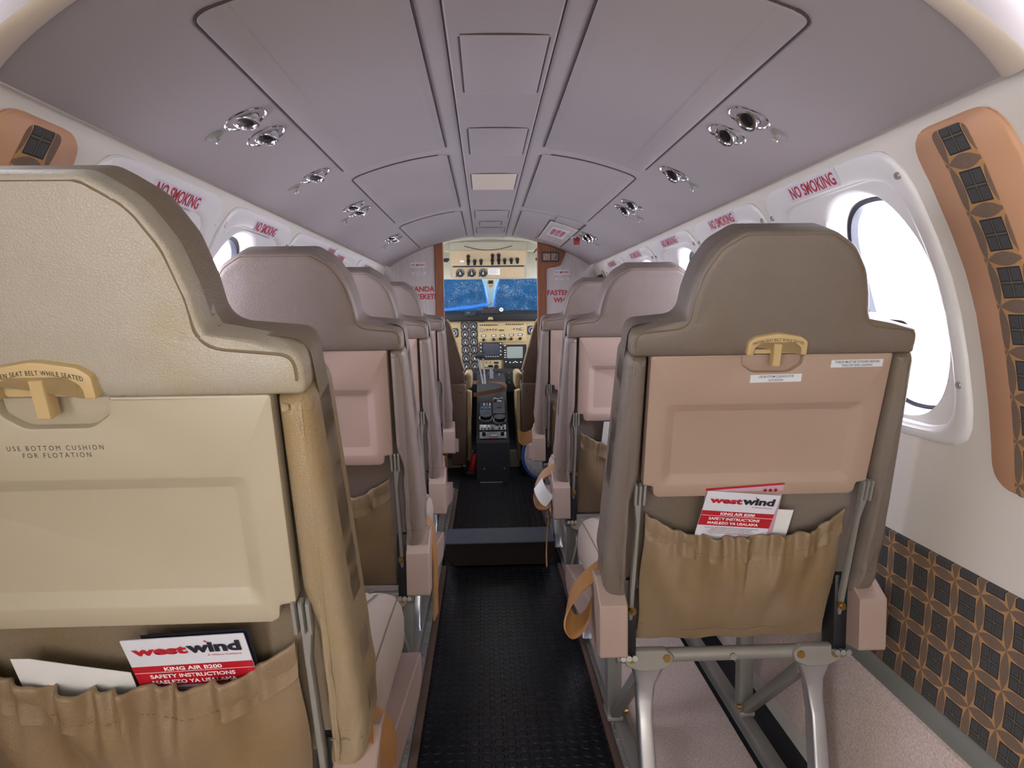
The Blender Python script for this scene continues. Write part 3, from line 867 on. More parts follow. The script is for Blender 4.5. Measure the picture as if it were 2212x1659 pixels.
def make_seat():
    root = empty('passenger_seat', (0, 0, 0))
    f = SP
    # padded back slab
    bm = bmesh.new()
    slab(bm, BODY, [(0.009, -0.034), (0.004, -0.030), (0.0, -0.022), (0, -0.06), (0.006, -0.08), (0.014, -0.094), (0.02, -0.098)], f)
    done('backrest', bm, 'leather', root, 60)
    # headrest back cover, softly crowned, with its stitched seam
    bm = bmesh.new()
    crowned(bm, COVER, f, lambda d: -0.033 + 0.030 * min(1, d / 0.0005) if d < 0.0005 else -0.003 + 0.009 * math.sqrt(max(0, 1 - (1 - min(1, d / 0.012)) ** 2)) + 0.004 * min(1, d / 0.06) - 0.0016 * math.exp(-((d - 0.0068) / 0.0016) ** 2))
    cov = done('headrest_cover', bm, 'leather', root, 70)
    bm = bmesh.new()
    tp = [p for p in inset(COVER, 0.0065) if p.y > -0.060]
    k0 = max(range(len(tp)), key=lambda i: (tp[i] - tp[i-1]).length)
    tp = tp[k0:] + tp[:k0]
    tube(bm, [f(p.x, p.y, 0.0036 if p.y > 0 else 0.0036 + 0.0014 * min(1, -p.y / 0.015)) for p in tp], 0.0014, 5)
    done('piping', bm, mat_seam, cov, 60)
    # side bolsters
    for s in (-1, 1):
        pts = [(0.1865, -0.072, 0.004), (0.214, -0.066, 0.02), (0.2185, -0.08, 0.02), (0.2365, -0.44, 0.06), (0.231, -0.500, 0.02), (0.192, -0.512, 0.012), (0.196, -0.44, 0.05), (0.197, -0.32, 0.03), (0.1865, -0.27, 0.04)]
        ol = densify(fillet([(s*x, y, r) for x, y, r in pts], 5), 0.015)
        if area2(ol) < 0: ol.reverse()
        bm = bmesh.new()
        slab(bm, ol, [(0.0, -0.075), (0.0, -0.012), (0.0025, -0.001), (0.007, 0.005), (0.012, 0.0075)], f)
        for v in bm.verts:      # soft creases towards the bottom
            v.co += Vector((0.0016 * math.sin(v.co.z * 95 + s), -0.0022 * math.sin(v.co.z * 70 + v.co.x * 60), 0)) * max(0, min(1, (0.62 - v.co.z) * 6))
        b = done('side_bolster', bm, 'leather', root, 70)
        bm = bmesh.new()
        tube(bm, [f(s * (0.199 + 0.004 * i), -0.458 + 0.001 * math.sin(i * 2), 0.0065 - 0.0009 * max(0, i - 6)) for i in range(9)], 0.0011, 5)
        done('stitching', bm, mat_seam, b, 60)
    # folded tray table
    D = densify
    bm = bmesh.new()
    o_ = fillet([(-0.183, -0.069, 0.004), (-0.047, -0.069, 0.002), (-0.045, -0.085, 0.008), (-0.028, -0.097, 0.02), (0.028, -0.097, 0.02), (0.045, -0.085, 0.008), (0.047, -0.069, 0.002), (0.183, -0.069, 0.004), (0.181, -0.286, 0.004), (0.165, -0.289, 0.003), (0.163, -0.304, 0.008), (0.155, -0.3085, 0.006), (-0.155, -0.3085, 0.006), (-0.163, -0.304, 0.008), (-0.165, -0.289, 0.003), (-0.181, -0.286, 0.004)][::-1], 4)
    if area2(o_) < 0: o_.reverse()
    r = slab(bm, o_, [(0.0, -0.016), (0.0, -0.0015), (0.0008, 0.0012), (0.003, 0.002)], f, (True, False))
    def loop(ol, h): return [bm.verts.new(f(p.x, p.y, h)) for p in ol]
    R0 = rect(-0.155, -0.288, 0.155, -0.146, 0.012, 6); R1 = rect(-0.151, -0.285, 0.151, -0.149, 0.011, 6)
    R2 = rect(-0.139, -0.273, 0.139, -0.161, 0.007, 6); R3 = rect(-0.137, -0.271, 0.137, -0.163, 0.006, 6)
    L = [loop(R0, 0.002), loop(R1, 0.0012), loop(R2, -0.0065), loop(R3, -0.0072)]
    for a, b in zip(L[:-1], L[1:]):
        for i in range(len(a)): bm.faces.new((a[i], a[(i+1) % len(a)], b[(i+1) % len(b)], b[i]))
    bm.faces.new(L[-1])
    fill_between(bm, [r[-1], L[0]])
    tb = done('tray_table', bm, 'plastic', root, 40)
    bm = bmesh.new()
    slab(bm, fillet([(-0.0465, -0.066, 0), (-0.0448, -0.086, 0.008), (-0.0275, -0.0975, 0.02), (0.0275, -0.0975, 0.02), (0.0448, -0.086, 0.008), (0.0465, -0.066, 0)], 4), [(0, -0.014), (0, -0.007), (0.001, -0.0065)], f)
    done('finger_recess', bm, 'plastic', tb, 40)
    # latch bracket
    bm = bmesh.new()
    lo = fillet([(0.045, -0.066, 0.003), (0.0445, -0.045, 0.008), (0.034, -0.0375, 0.01), (0.0, -0.0315, 0.05), (-0.034, -0.0375, 0.01), (-0.0445, -0.045, 0.008), (-0.045, -0.066, 0.003), (-0.034, -0.066, 0.001), (-0.0335, -0.055, 0.008), (-0.024, -0.0475, 0.008), (0.024, -0.0475, 0.008), (0.0335, -0.055, 0.008), (0.034, -0.066, 0.001)], 5)
    if area2(lo) < 0: lo.reverse()
    slab(bm, lo, [(0, -0.004), (0, 0.0125), (0.0008, 0.0145), (0.002, 0.015)], f)
    lb = done('latch_bracket', bm, 'plastic_yellow', root, 40)
    bm = bmesh.new(); slab(bm, rect(-0.034, -0.0655, 0.034, -0.046, 0.004), [(0, 0.0), (0, 0.0062)], f)
    done('bracket_backing', bm, 'plastic_yellow', lb, 40)
    bm = bmesh.new(); slab(bm, rect(-0.0062, -0.0825, 0.0062, -0.0475, 0.0015), [(0, 0.003), (0, 0.0155), (0.001, 0.0170)], f)
    done('latch_tab', bm, 'plastic_yellow', lb, 40)
    def arc(x, y):
        return f(x, -0.0415 + y - 4.2 * x * x, 0.0154)
    fit_text('bracket_lettering', 'FASTEN SEAT BELT WHILE SEATED', 0.076, 0.0042, arc, 'ink', lb, bold=0.0, spacing=1.15)
    # gathered pocket
    bm = bmesh.new(); NU, NV = 96, 34
    rnd = random.Random(3)
    ph = [rnd.uniform(0, 6.28) for _ in range(8)]
    def gath(u):
        return (math.sin(u * 190 + ph[0] + 1.5 * math.sin(u * 31)) + 0.6 * math.sin(u * 310 + ph[1]) + 0.5 * math.sin(u * 120 + ph[2])) / 2.1
    def vtop(u):
        return -0.390 + 0.036 * (abs(u) / 0.168) ** 3 + 0.0048 * gath(u + 0.003)
    def pock(u, tt):
        """tt 0 bottom .. 1 top"""
        vt = vtop(u); v = -0.607 + tt * (vt + 0.607); d = vt - v
        e = max(0.0, 1 - (abs(u) / 0.168) ** 4)
        wv = -0.018 + 0.004 * e + e * (0.020 * tt + 0.014 * math.sin(PI * tt))
        wv += e * (0.0105 * gath(u + 0.06 * d * math.sin(u * 37)) * math.exp(-d / 0.035) + 0.006 * gath(u * 0.5 + 0.1 * d) * math.exp(-d / 0.10))
        wv += e * 0.0065 * math.sin((u * 42 + d * 26 * (1 if u > 0 else -1)) + ph[4]) * math.exp(-((d - 0.06) / 0.07) ** 2)
        wv += e * 0.0025 * math.sin(u * 70 - d * 30 + ph[5]) * min(1, d * 10)
        if 0.026 < d < 0.032: wv -= 0.0016
        if tt < 0.14: wv -= 0.0015
        return f(u * (1 - 0.012 * math.sin(tt * 9)), v, wv)
    G = []
    tts = [i / NV for i in range(NV + 1)]
    for tt in tts: G.append([bm.verts.new(pock(-0.168 + 0.336 * i / NU, tt)) for i in range(NU + 1)])
    # rolled hem going over and down behind
    for k in range(1, 6):
        a = PI * k / 5
        row = []
        for i in range(NU + 1):
            u = -0.168 + 0.336 * i / NU; p = pock(u, 1.0)
            row.append(bm.verts.new(p + (f(0, 0.0035 * math.sin(a), 0) - f(0, 0, 0)) - (f(0, 0, 1) - f(0, 0, 0)) * 0.0035 * (1 - math.cos(a))))
        G.append(row)
    G.append([bm.verts.new(v.co + Vector((0, 0.0, -0.04))) for v in G[-1]])
    for a, b in zip(G[:-1], G[1:]):
        for i in range(NU): bm.faces.new((a[i], a[i+1], b[i+1], b[i]))
    pk = done('seat_pocket', bm, 'leather_pocket', root, 80)
    bm = bmesh.new(); bm2 = bmesh.new()
    for i in range(0, NU - 2, 2):
        P = []
        for q in (0, 1.1):
            u = -0.166 + 0.332 * (i + q) / NU; vt = vtop(u); tt = (vt - 0.0285 + 0.607) / (vt + 0.607)
            P.append(pock(u, tt) + (f(0, 0, 1) - f(0, 0, 0)) * 0.0012)
        tube(bm, P, 0.0006, 4)
        P = []
        for q in (0, 1.2):
            u = -0.166 + 0.332 * (i + q) / NU
            P.append(pock(u, 0.14 - 0.03 * math.cos(u * 10)) + (f(0, 0, 1) - f(0, 0, 0)) * 0.0006)
        tube(bm2, P, 0.0006, 4)
    done('base_stitching', bm2, mat_seam, pk, 0)
    done('hem_stitching', bm, mat_seam, pk, 0)
    # table arms
    for s in (-1, 1):
        bm = bmesh.new()
        slab(bm, fillet([(s*0.1785, -0.295, 0.003), (s*0.1915, -0.295, 0.003), (s*0.1915, -0.325, 0.01), (s*0.1868, -0.36, 0.02), (s*0.1885, -0.54, 0.008), (s*0.186, -0.563, 0.004), (s*0.180, -0.563, 0.004), (s*0.1795, -0.33, 0.02)][::(1 if s < 0 else -1)], 4), [(0, -0.012), (0, -0.003), (0.0015, -0.001)], f)
        ar = done('table_arm', bm, 'steel', root, 40)
        bm = bmesh.new()
        for q in (0.1775, 0.1845, 0.1915):
            slab(bm, rect(s*q - 0.0026, -0.322, s*q + 0.0026, -0.284, 0.0024, 3), [(0, -0.004), (0, 0.004), (0.001, 0.006)], f)
        done('hinge_knuckle', bm, 'steel', ar, 40)
        bm = bmesh.new(); cyl(bm, f(s*0.183, -0.532, -0.003), f(s*0.183, -0.532, 0.004), 0.0065, 12); cyl(bm, f(s*0.183, -0.532, 0.004), f(s*0.183, -0.532, 0.009), 0.004, 6)
        done('pivot_bolt', bm, 'brass', ar, 40)
        # black recline bracket under the bolster
        bm = bmesh.new()
        box(bm, (s*0.186 - 0.012, 0.150, 0.31), (s*0.186 + 0.012, 0.195, 0.455), 0.003)
        box(bm, (s*0.206 - 0.004, 0.135, 0.33), (s*0.206 + 0.004, 0.19, 0.45), 0.002)
        br = done('recline_bracket', bm, 'black', root, 40)
        bm = bmesh.new()
        for q in (0.178, 0.188, 0.198):
            cyl(bm, (s*q, 0.140, 0.318), (s*q, 0.165, 0.313), 0.005, 8)
        done('spring', bm, 'steel', br, 40)
    # cushion
    bm = bmesh.new()
    ol = densify(rect(-0.216, 0.205, 0.216, 0.66, 0.05, 6), 0.03)
    slab(bm, ol, [(0.012, -0.580), (0.002, -0.572), (0.0, -0.555), (0.0, -0.525), (0.004, -0.503), (0.013, -0.489), (0.03, -0.480), (0.06, -0.474), (0.1, -0.472)], lambda x, y, h: H(x, y, h - 0.035 * max(0, (y - 0.35) / 0.3) ** 2 * 0.35))
    cu = done('seat_cushion', bm, 'cushion', root, 70)
    bm = bmesh.new()
    tube(bm, [H(p.x, p.y, -0.4895 - 0.035 * max(0, (p.y - 0.35) / 0.3) ** 2 * 0.35) for p in inset(ol, 0.0118)], 0.0016, 5, True)
    done('piping', bm, mat_seam, cu, 60)
    bm = bmesh.new(); box(bm, (-0.19, 0.215, 0.318), (0.19, 0.64, 0.342), 0.004)
    done('seat_pan', bm, 'steel_paint', root, 40)
    # armrests, folded down beside the cushion
    for s in (-1, 1):
        bm = bmesh.new()
        pr_ = fillet([(0.112, -0.565, 0.004), (0.118, -0.572, 0.006), (0.60, -0.672, 0.02), (0.655, -0.668, 0.02), (0.662, -0.615, 0.015), (0.30, -0.548, 0.03), (0.20, -0.53, 0.01), (0.115, -0.545, 0.003)], 5)
        slab(bm, [Vector((p.x, p.y)) for p in pr_], [(0.002, 0.0), (0, 0.002), (0, 0.038), (0.002, 0.040)], lambda y, z, h: H(s * (0.2 + h), y, z))
        ar = done('armrest', bm, 'arm_plastic', root, 40)
        bm = bmesh.new()
        pr_ = fillet([(0.106, -0.578, 0.006), (0.205, -0.598, 0.003), (0.225, -0.50, 0.02), (0.200, -0.458, 0.008), (0.165, -0.456, 0.006), (0.108, -0.488, 0.004)], 5)
        slab(bm, [Vector((p.x, p.y)) for p in pr_], [(0.002, -0.002), (0, 0.0), (0, 0.043), (0.002, 0.045)], lambda y, z, h: H(s * (0.199 + h), y, z))
        done('armrest_end', bm, 'arm_plastic', ar, 40)
    # cross tube, clamps, legs
    zt_, yt_ = -0.607, 0.172
    bm = bmesh.new(); cyl(bm, H(-0.205, yt_, zt_), H(0.205, yt_, zt_), 0.0125, 20)
    ct = done('cross_tube', bm, 'steel_paint', root, 40)
    bm = bmesh.new(); cyl(bm, H(0.0, yt_ - 0.0125, zt_), H(0.0, yt_ - 0.016, zt_), 0.006, 14); cyl(bm, H(0, yt_ - 0.016, zt_), H(0, yt_ - 0.0175, zt_), 0.0025, 6)
    done('tube_bolt', bm, 'steel', ct, 40)
    for s in (-1, 1):
        bm = bmesh.new()
        slab(bm, fillet([(s*0.150 - 0.046, zt_ + 0.004, 0.01), (s*0.150 - 0.030, zt_ + 0.017, 0.01), (s*0.150 + 0.030, zt_ + 0.017, 0.01), (s*0.150 + 0.046, zt_ + 0.004, 0.01), (s*0.150 + 0.040, zt_ - 0.012, 0.01), (s*0.150 + 0.018, zt_ - 0.022, 0.01), (s*0.150 - 0.018, zt_ - 0.022, 0.01), (s*0.150 - 0.040, zt_ - 0.012, 0.01)], 4), [(0, -yt_ + 0.002), (0, -yt_ + 0.014), (0.002, -yt_ + 0.0165)], lambda x, z, h: H(x, -h, z))
        cl = done('tube_clamp', bm, 'steel', root, 40)
        for q in (-0.031, 0.031):
            bm = bmesh.new(); cyl(bm, H(s*0.15 + q, yt_ - 0.0165, zt_ + 0.002), H(s*0.15 + q, yt_ - 0.021, zt_ + 0.002), 0.0068, 8)
            done('clamp_bolt', bm, 'brass', cl, 40)
        # rear cast leg
        bm = bmesh.new(); rings = []
        for (x, y, z, a, b) in ((0.150, 0.175, -0.612, 0.030, 0.016), (0.150, 0.176, -0.632, 0.026, 0.014), (0.152, 0.180, -0.660, 0.017, 0.012), (0.154, 0.178, -0.69, 0.0145, 0.013), (0.155, 0.170, -0.72, 0.013, 0.016), (0.154, 0.155, -0.78, 0.014, 0.017), (0.152, 0.135, -0.85, 0.015, 0.018), (0.150, 0.115, -0.905, 0.016, 0.022), (0.150, 0.110, -0.915, 0.018, 0.03)):
            ol = rect(-a, -b, a, b, min(a, b) * 0.45, 3)
            rings.append([bm.verts.new(H(s * x + p.x, y + p.y, z)) for p in ol])
        for a, b in zip(rings[:-1], rings[1:]):
            for i in range(len(a)): bm.faces.new((a[i], a[(i+1) % len(a)], b[(i+1) % len(a)], b[i]))
        bm.faces.new(rings[0]); bm.faces.new(rings[-1][::-1])
        done('rear_leg', bm, 'cast', root, 50)
        # front box leg and brace
        bm = bmesh.new()
        box(bm, (s*0.15 - 0.016, 0.485, 0.0), (s*0.15 + 0.016, 0.517, 0.31), 0.003)
        box(bm, (s*0.15 - 0.018, 0.475, 0.0), (s*0.15 + 0.018, 0.535, 0.012), 0.003)
        fl = done('front_leg', bm, 'steel_paint', root, 40)
        bm = bmesh.new()
        a = H(s*0.15, 0.478, -0.895); b = H(s*0.15, 0.215, -0.66)
        d = (b - a); L_ = d.length; mt = Matrix.Translation((a + b) / 2) @ d.to_track_quat('Z', 'X').to_matrix().to_4x4()
        box(bm, (-0.011, -0.011, -L_/2), (0.011, 0.011, L_/2), 0.003, 2, mt)
        done('leg_brace', bm, 'steel_paint', root, 40)
        bm = bmesh.new()
        cyl(bm, H(s*0.15 - s*0.018, 0.47, -0.885), H(s*0.15 - s*0.027, 0.47, -0.885), 0.006, 8)
        done('foot_bolt', bm, 'brass', fl, 40)
    bm = bmesh.new(); box(bm, (-0.2, 0.47, 0.285), (0.2, 0.50, 0.31), 0.004)
    done('front_beam', bm, 'steel_paint', root, 40)
    return root

mat_seam = mat('seam_thread', '#6b5a44', 0.7)
proto = make_seat()
SEATS = {}
SPEC = [('L1', -0.397, 0.592, 'tan leather passenger seat filling the lower left, nearest the camera'),
        ('L2', -0.397, 1.310, 'taupe leather passenger seat second on the left, directly ahead of the nearest seat'),
        ('L3', -0.398, 1.905, 'taupe leather passenger seat third on the left of the aisle'),
        ('L4', -0.410, 2.80, 'taupe leather passenger seat foremost on the left, beside the partition'),
        ('R1', 0.397, 1.023, 'taupe leather passenger seat nearest on the right, with white stickers on its tray table'),
        ('R2', 0.397, 1.828, 'taupe leather passenger seat second on the right, loose belt with a care label'),
        ('R3', 0.394, 2.611, 'taupe leather passenger seat foremost on the right, beside the partition')]
for i, (k, x, y, lab) in enumerate(SPEC):
    o = proto if i == 0 else copy_tree(proto)
    o.location = (x, y, ZB)
    tag(o, lab, 'seat', 'passenger seats along the aisle')
    SEATS[k] = o
for k, alt in (('L1', {'leather': 'leather_cream', 'plastic': 'plastic_cream'}), ('R1', {'leather': 'leather_olive_shaded', 'plastic': 'plastic_tan'})):
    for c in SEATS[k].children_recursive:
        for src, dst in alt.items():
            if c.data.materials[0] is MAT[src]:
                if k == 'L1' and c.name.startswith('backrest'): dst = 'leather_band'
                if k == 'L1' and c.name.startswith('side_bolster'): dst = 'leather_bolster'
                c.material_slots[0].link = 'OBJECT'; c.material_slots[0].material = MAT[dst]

# stickers and printing on single tables
def table_sticker(seat, u, v, wd, ht, lines, lh, rot=0.0):
    tbl = [c for c in seat.children if c.name.startswith('tray_table')][0]
    c, s_ = math.cos(rot), math.sin(rot)
    def f(x, y, h): return SP(u + x * c - y * s_, v + x * s_ + y * c, h)
    bm = bmesh.new(); slab(bm, rect(-wd/2, -ht/2, wd/2, ht/2, 0.0004, 1), [(0, 0.0018), (0, 0.0026)], f)
    st = done('sticker', bm, 'sticker', tbl, 0)
    for (t, y, tw) in lines: fit_text('sticker_lettering', t, tw, lh, lambda a, b, y=y: f(a, b + y, 0.0029), 'grey_ink', st, bold=0.012)
table_sticker(SEATS['R1'], 0.009, -0.1065, 0.078, 0.0125, [('USE BOTTOM CUSHION FOR', 0.0030, 0.054), ('FLOTATION', -0.0028, 0.022)], 0.0036, 0.012)
table_sticker(SEATS['R1'], 0.1295, -0.0845, 0.079, 0.0118, [('TABLES MUST BE STOWED BEFORE', 0.0027, 0.068), ('TAKE-OFF AND LANDING', -0.0027, 0.047)], 0.0036, 0.01)
tl = [c for c in SEATS['L1'].children if c.name.startswith('tray_table')][0]
fit_text('table_lettering', 'USE BOTTOM CUSHION', 0.082, 0.0046, lambda x, y: SP(-0.007 + x, -0.1155 + y, 0.0023), 'grey_ink', tl, spacing=1.5)
fit_text('table_lettering', 'FOR FLOTATION', 0.058, 0.0046, lambda x, y: SP(-0.007 + x, -0.1225 + y, 0.0023), 'grey_ink', tl, spacing=1.5)

# belt straps
def strap(seat, pts, wv, m='strap', name='belt_strap', th=0.003):
    bm = bmesh.new(); ribbon(bm, [H(*p) for p in pts], [Vector(x) for x in wv] if isinstance(wv, list) else wv, th)
    return done(name, bm, m, seat, 50)
strap(SEATS['R1'], [(-0.195, 0.22, -0.462), (-0.225, 0.205, -0.458), (-0.262, 0.19, -0.478), (-0.286, 0.18, -0.506), (-0.292, 0.175, -0.533), (-0.280, 0.17, -0.550), (-0.262, 0.17, -0.540), (-0.248, 0.18, -0.518)], (0.006, 0.020, 0.012))
strap(SEATS['L2'], [(0.19, 0.235, -0.462), (0.215, 0.23, -0.448), (0.238, 0.22, -0.462), (0.249, 0.20, -0.52), (0.2500, 0.185, -0.60), (0.2495, 0.18, -0.655)], (0.003, 0.016, 0.003))
strap(SEATS['R2'], [(-0.17, 0.16, -0.452), (-0.215, 0.20, -0.450), (-0.262, 0.22, -0.475), (-0.290, 0.20, -0.515), (-0.285, 0.17, -0.545), (-0.262, 0.16, -0.548), (-0.245, 0.16, -0.54)], (0.004, 0.022, 0.010))
lb = strap(SEATS['R2'], [(-0.283, 0.172, -0.490), (-0.277, 0.160, -0.508), (-0.264, 0.152, -0.528), (-0.25, 0.148, -0.536)], (0.012, 0.0, 0.016), 'paper', 'care_label', 0.001)
strap(SEATS['R2'], [(-0.262, 0.17, -0.545), (-0.252, 0.175, -0.575), (-0.256, 0.18, -0.63), (-0.260, 0.17, -0.69), (-0.260, 0.16, -0.73)], (0.002, 0.012, 0.0))
strap(SEATS['R3'], [(-0.195, 0.21, -0.478), (-0.235, 0.205, -0.490), (-0.275, 0.20, -0.505), (-0.298, 0.195, -0.49)], (0.0, 0.006, 0.026))
bm = bmesh.new(); ribbon(bm, [H(0.205, 0.165, -0.470), H(0.226, 0.17, -0.452), H(0.2465, 0.17, -0.478), H(0.2475, 0.17, -0.52)], (0.006, 0.024, 0.0), 0.004)
done('belt_strap', bm, 'strap', SEATS['L1'], 50)

# cards and bags in the seat pockets
def pocket_thing(name, seat, pts, m, label, cat, w0, group=None):
    """pts: (u, v) corners of a flat sheet standing in the pocket of a seat"""
    o = empty(name, Vector(seat.location) + SP(pts[0][0], pts[0][1], w0), label=label, cat=cat, group=group)
    return o
def sheet(parent, seat, name, pts, m, w0, th=0.0007, lean=0.16):
    org = Vector(parent.location) - Vector(seat.location)
    ol = [Vector(p) for p in pts]
    if area2(ol) < 0: ol.reverse()
    vm = max(p.y for p in ol)
    bm = bmesh.new(); slab(bm, ol, [(0, w0 - th), (0, w0)], lambda x, y, h: SP(x, y, h + lean * (y - vm)) - org)
    return done(name, bm, m, parent, 0)
def card(seat, u, v, rot, label, w0):
    """folded safety card: top centre at (u, v), rotated"""
    W_, H_ = 0.121, 0.19; c, s_ = math.cos(rot), math.sin(rot)
    o = empty('safety_card', Vector(seat.location) + SP(u, v, w0), label=label, cat='safety card')
    org = SP(u, v, w0)
    def f(x, y, h=0.0): return SP(u + x * c - y * s_, v + x * s_ + y * c, w0 + h + 0.16 * min(0, x * s_ + y * c) if True else 0) - org
    bm = bmesh.new(); slab(bm, rect(-W_/2, -H_, W_/2, 0, 0.001, 1), [(0, -0.0012), (0, 0)], f)
    sh = done('card_sheet', bm, 'paper_cool', o, 0)
    for nm, y0, y1 in (('red_band', -0.0475, -0.0385), ('red_band', -0.0685, -0.0488)):
        bm = bmesh.new(); slab(bm, rect(-W_/2, y0, W_/2, y1, 0, 1), [(0, 0.0), (0, 0.0004)], f, (False, True)); done(nm, bm, 'red', sh, 0)
    def lt(t, x, y, wd, ht, m, **kw): fit_text('card_lettering', t, wd, ht, lambda a, b: f(a + x, b + y, 0.0008), m, sh, **kw)
    lt('west', -0.0262, -0.0168, 0.0545, 0.0108, 'red', bold=0.045)
    lt('wind', 0.0275, -0.0148, 0.0535, 0.0148, 'ink', bold=0.045)
    bm = bmesh.new(); slab(bm, [Vector((0.0195, -0.0065)), Vector((0.0235, -0.0095)), Vector((0.0215, -0.0058))], [(0, 0.0003), (0, 0.0006)], f); done('logo_accent', bm, 'red', sh, 0)
    lt('A Wilken Company', 0.036, -0.0268, 0.034, 0.0032, 'red')
    lt('KING AIR B200', 0.0, -0.043, 0.058, 0.0056, 'white', bold=0.03)
    lt('SAFETY INSTRUCTIONS', -0.003, -0.0537, 0.086, 0.0056, 'white', bold=0.025)
    lt('MAELEZO YA USALAMA', -0.003, -0.0625, 0.086, 0.0056, 'white', bold=0.025)
    lt('NOTE: THIS CARD CONTAINS IMPORTANT INFORMATION FOR YOUR', -0.002, -0.0725, 0.092, 0.0022, 'ink')
    lt('SAFETY ON BOARD. PLEASE READ BEFORE TAKEOFF', -0.002, -0.0762, 0.07, 0.0022, 'ink')
    lt('KADI HII INA MAELEZO MUHIMU KUHUSU USALAMA WAKO', -0.002, -0.0799, 0.08, 0.0022, 'red')
    lt('NDANI YA NDEGE. TAFADHALI ISOME KABLA YA KURUKA', -0.002, -0.0836, 0.074, 0.0022, 'red')
    return o
card(SEATS['R1'], -0.0165, -0.302, -0.105, 'white and red safety card in the pocket of the nearest right seat', 0.0065)
card(SEATS['L1'], 0.0645, -0.3245, 0.048, 'white and red safety card in the pocket of the nearest left seat', 0.0005)
def loose(name, k, pts, m, label, cat, w0):
    seat = SEATS[k]; o = empty(name, Vector(seat.location) + SP(pts[0][0], pts[0][1], w0), label=label, cat=cat)
    s_ = sheet(o, seat, 'sheet', pts, m, w0)
    return o, s_
o, s_ = loose('booklet', 'R1', [(-0.077, -0.40), (-0.079, -0.2945), (0.047, -0.2865), (0.047, -0.40)], 'pink_card', 'lilac folded leaflet edged red behind the safety card on the right', 'leaflet', 0.0042)
sheet(o, SEATS['R1'], 'red_edge', [(-0.079, -0.2975), (-0.079, -0.2935), (0.047, -0.2855), (0.047, -0.2885)], 'red', 0.0048)
def onR(k, u, v, w, o):
    return lambda x, y: Vector(SEATS[k].location) + SP(u + x, v + y, w) - Vector(o.location)
bm = bmesh.new()
for q in range(3):
    p = onR('R1', 0.017 + 0.0085 * q, -0.2985, 0.0040, o)
    slab(bm, [Vector((0.0028 * math.cos(a), 0.0028 * math.sin(a))) for a in [PI * 2 * i / 10 for i in range(10)]], [(0, 0.0), (0, 0.0004)], lambda x, y, h: p(x, y))
done('printed_figures', bm, 'red', o, 0)
loose('paper_bag', 'R1', [(0.020, -0.42), (0.024, -0.3375), (0.0735, -0.342), (0.071, -0.42)], 'paper', 'folded white paper just right of the safety card on the right', 'paper', -0.0045)
loose('paper_bag', 'L1', [(-0.112, -0.47), (-0.106, -0.347), (-0.088, -0.3475), (-0.045, -0.3595), (0.004, -0.372), (0.004, -0.47)], 'paper', 'plain white folded paper left of the safety card in the nearest left pocket', 'paper', -0.0015)
o, s_ = loose('booklet', 'L1', [(0.03, -0.46), (0.022, -0.3255), (0.128, -0.3195), (0.131, -0.46)], 'ink', 'dark navy booklet edge behind the safety card in the nearest left pocket', 'booklet', -0.004)
o, s_ = loose('sickness_bag', 'R2', [(-0.111, -0.43), (-0.107, -0.312), (0.0, -0.306), (0.0, -0.43)], 'paper', 'white sickness bag in the pocket of the second right seat', 'sickness bag', 0.001)
fit_text('bag_lettering', 'Sickness Bag', 0.078, 0.0105, onR('R2', -0.043, -0.336, -0.0030, o), 'ink', s_)

# ------------------------------------------------------------------ ceiling fixtures
def lathe(bm, prof, seg=28, mtx=None):
    rings = []
    for r, z in prof:
        rings.append([bm.verts.new((r * math.cos(2*PI*k/seg), r * math.sin(2*PI*k/seg), z)) for k in range(seg)])
    for a, b in zip(rings[:-1], rings[1:]):
        for k in range(seg): bm.faces.new((a[k], a[(k+1) % seg], b[(k+1) % seg], b[k]))
    bm.faces.new(rings[-1])
    if mtx is not None:
        for r in rings:
            for v in r: v.co = mtx @ v.co

def ceil_frame(x, y):
    """rotation taking local +Z to the inward ceiling normal"""
    sl = ceil_slope(x); n = Vector((sl, 0, -1)).normalized()
    yv = Vector((0, 1, 0)); xv = yv.cross(n)
    return Matrix((xv, yv, n)).transposed().to_euler()

def make_eyeball():
    r = empty('air_vent', (0, 0, 0))
    bm = bmesh.new()
    lathe(bm, [(0.0365, -0.002), (0.0365, 0.0012), (0.0345, 0.0024), (0.0325, 0.001), (0.029, -0.004), (0.022, -0.006)])
    done('bezel', bm, 'chrome', r, 30)
    tilt = Matrix.Rotation(math.radians(24), 4, 'Y') @ Matrix.Rotation(math.radians(14), 4, 'X')
    bm = bmesh.new(); lathe(bm, [(0.021, -0.010), (0.0215, 0.006), (0.0205, 0.0085), (0.0180, 0.009), (0.0172, 0.006)], 28, tilt)
    b = done('barrel', bm, 'chrome', r, 30)
    bm = bmesh.new(); lathe(bm, [(0.0173, 0.0055), (0.012, 0.0035), (0.0125, 0.006), (0.004, 0.0068)], 24, tilt)
    done('nozzle', bm, 'black_gloss', b, 30)
    return r
def make_button():
    r = empty('call_button', (0, 0, 0))
    bm = bmesh.new(); lathe(bm, [(0.0135, -0.001), (0.0135, 0.0015), (0.011, 0.003), (0.004, 0.0035)], 20)
    done('base', bm, 'steel', r, 30)
    bm = bmesh.new(); lathe(bm, [(0.0045, 0.002), (0.004, 0.011), (0.0055, 0.0125), (0.004, 0.015)], 14)
    done('stem', bm, 'steel', r, 30)
    return r
ev = make_eyeball(); bt = make_button(); used = {'v': False, 'b': False}
ORD = ['nearest', 'second', 'third', 'farthest']
def fix(kind, x, y, lab):
    src = ev if kind == 'v' else bt
    o = copy_tree(src) if used[kind] else src
    used[kind] = True
    o.location = (x, y, CZ(x) - 0.0005); o.rotation_euler = ceil_frame(x, y)
    tag(o, lab, 'air vent' if kind == 'v' else 'button', 'chrome eyeball fixtures on the ceiling' if kind == 'v' else 'round buttons on the ceiling')
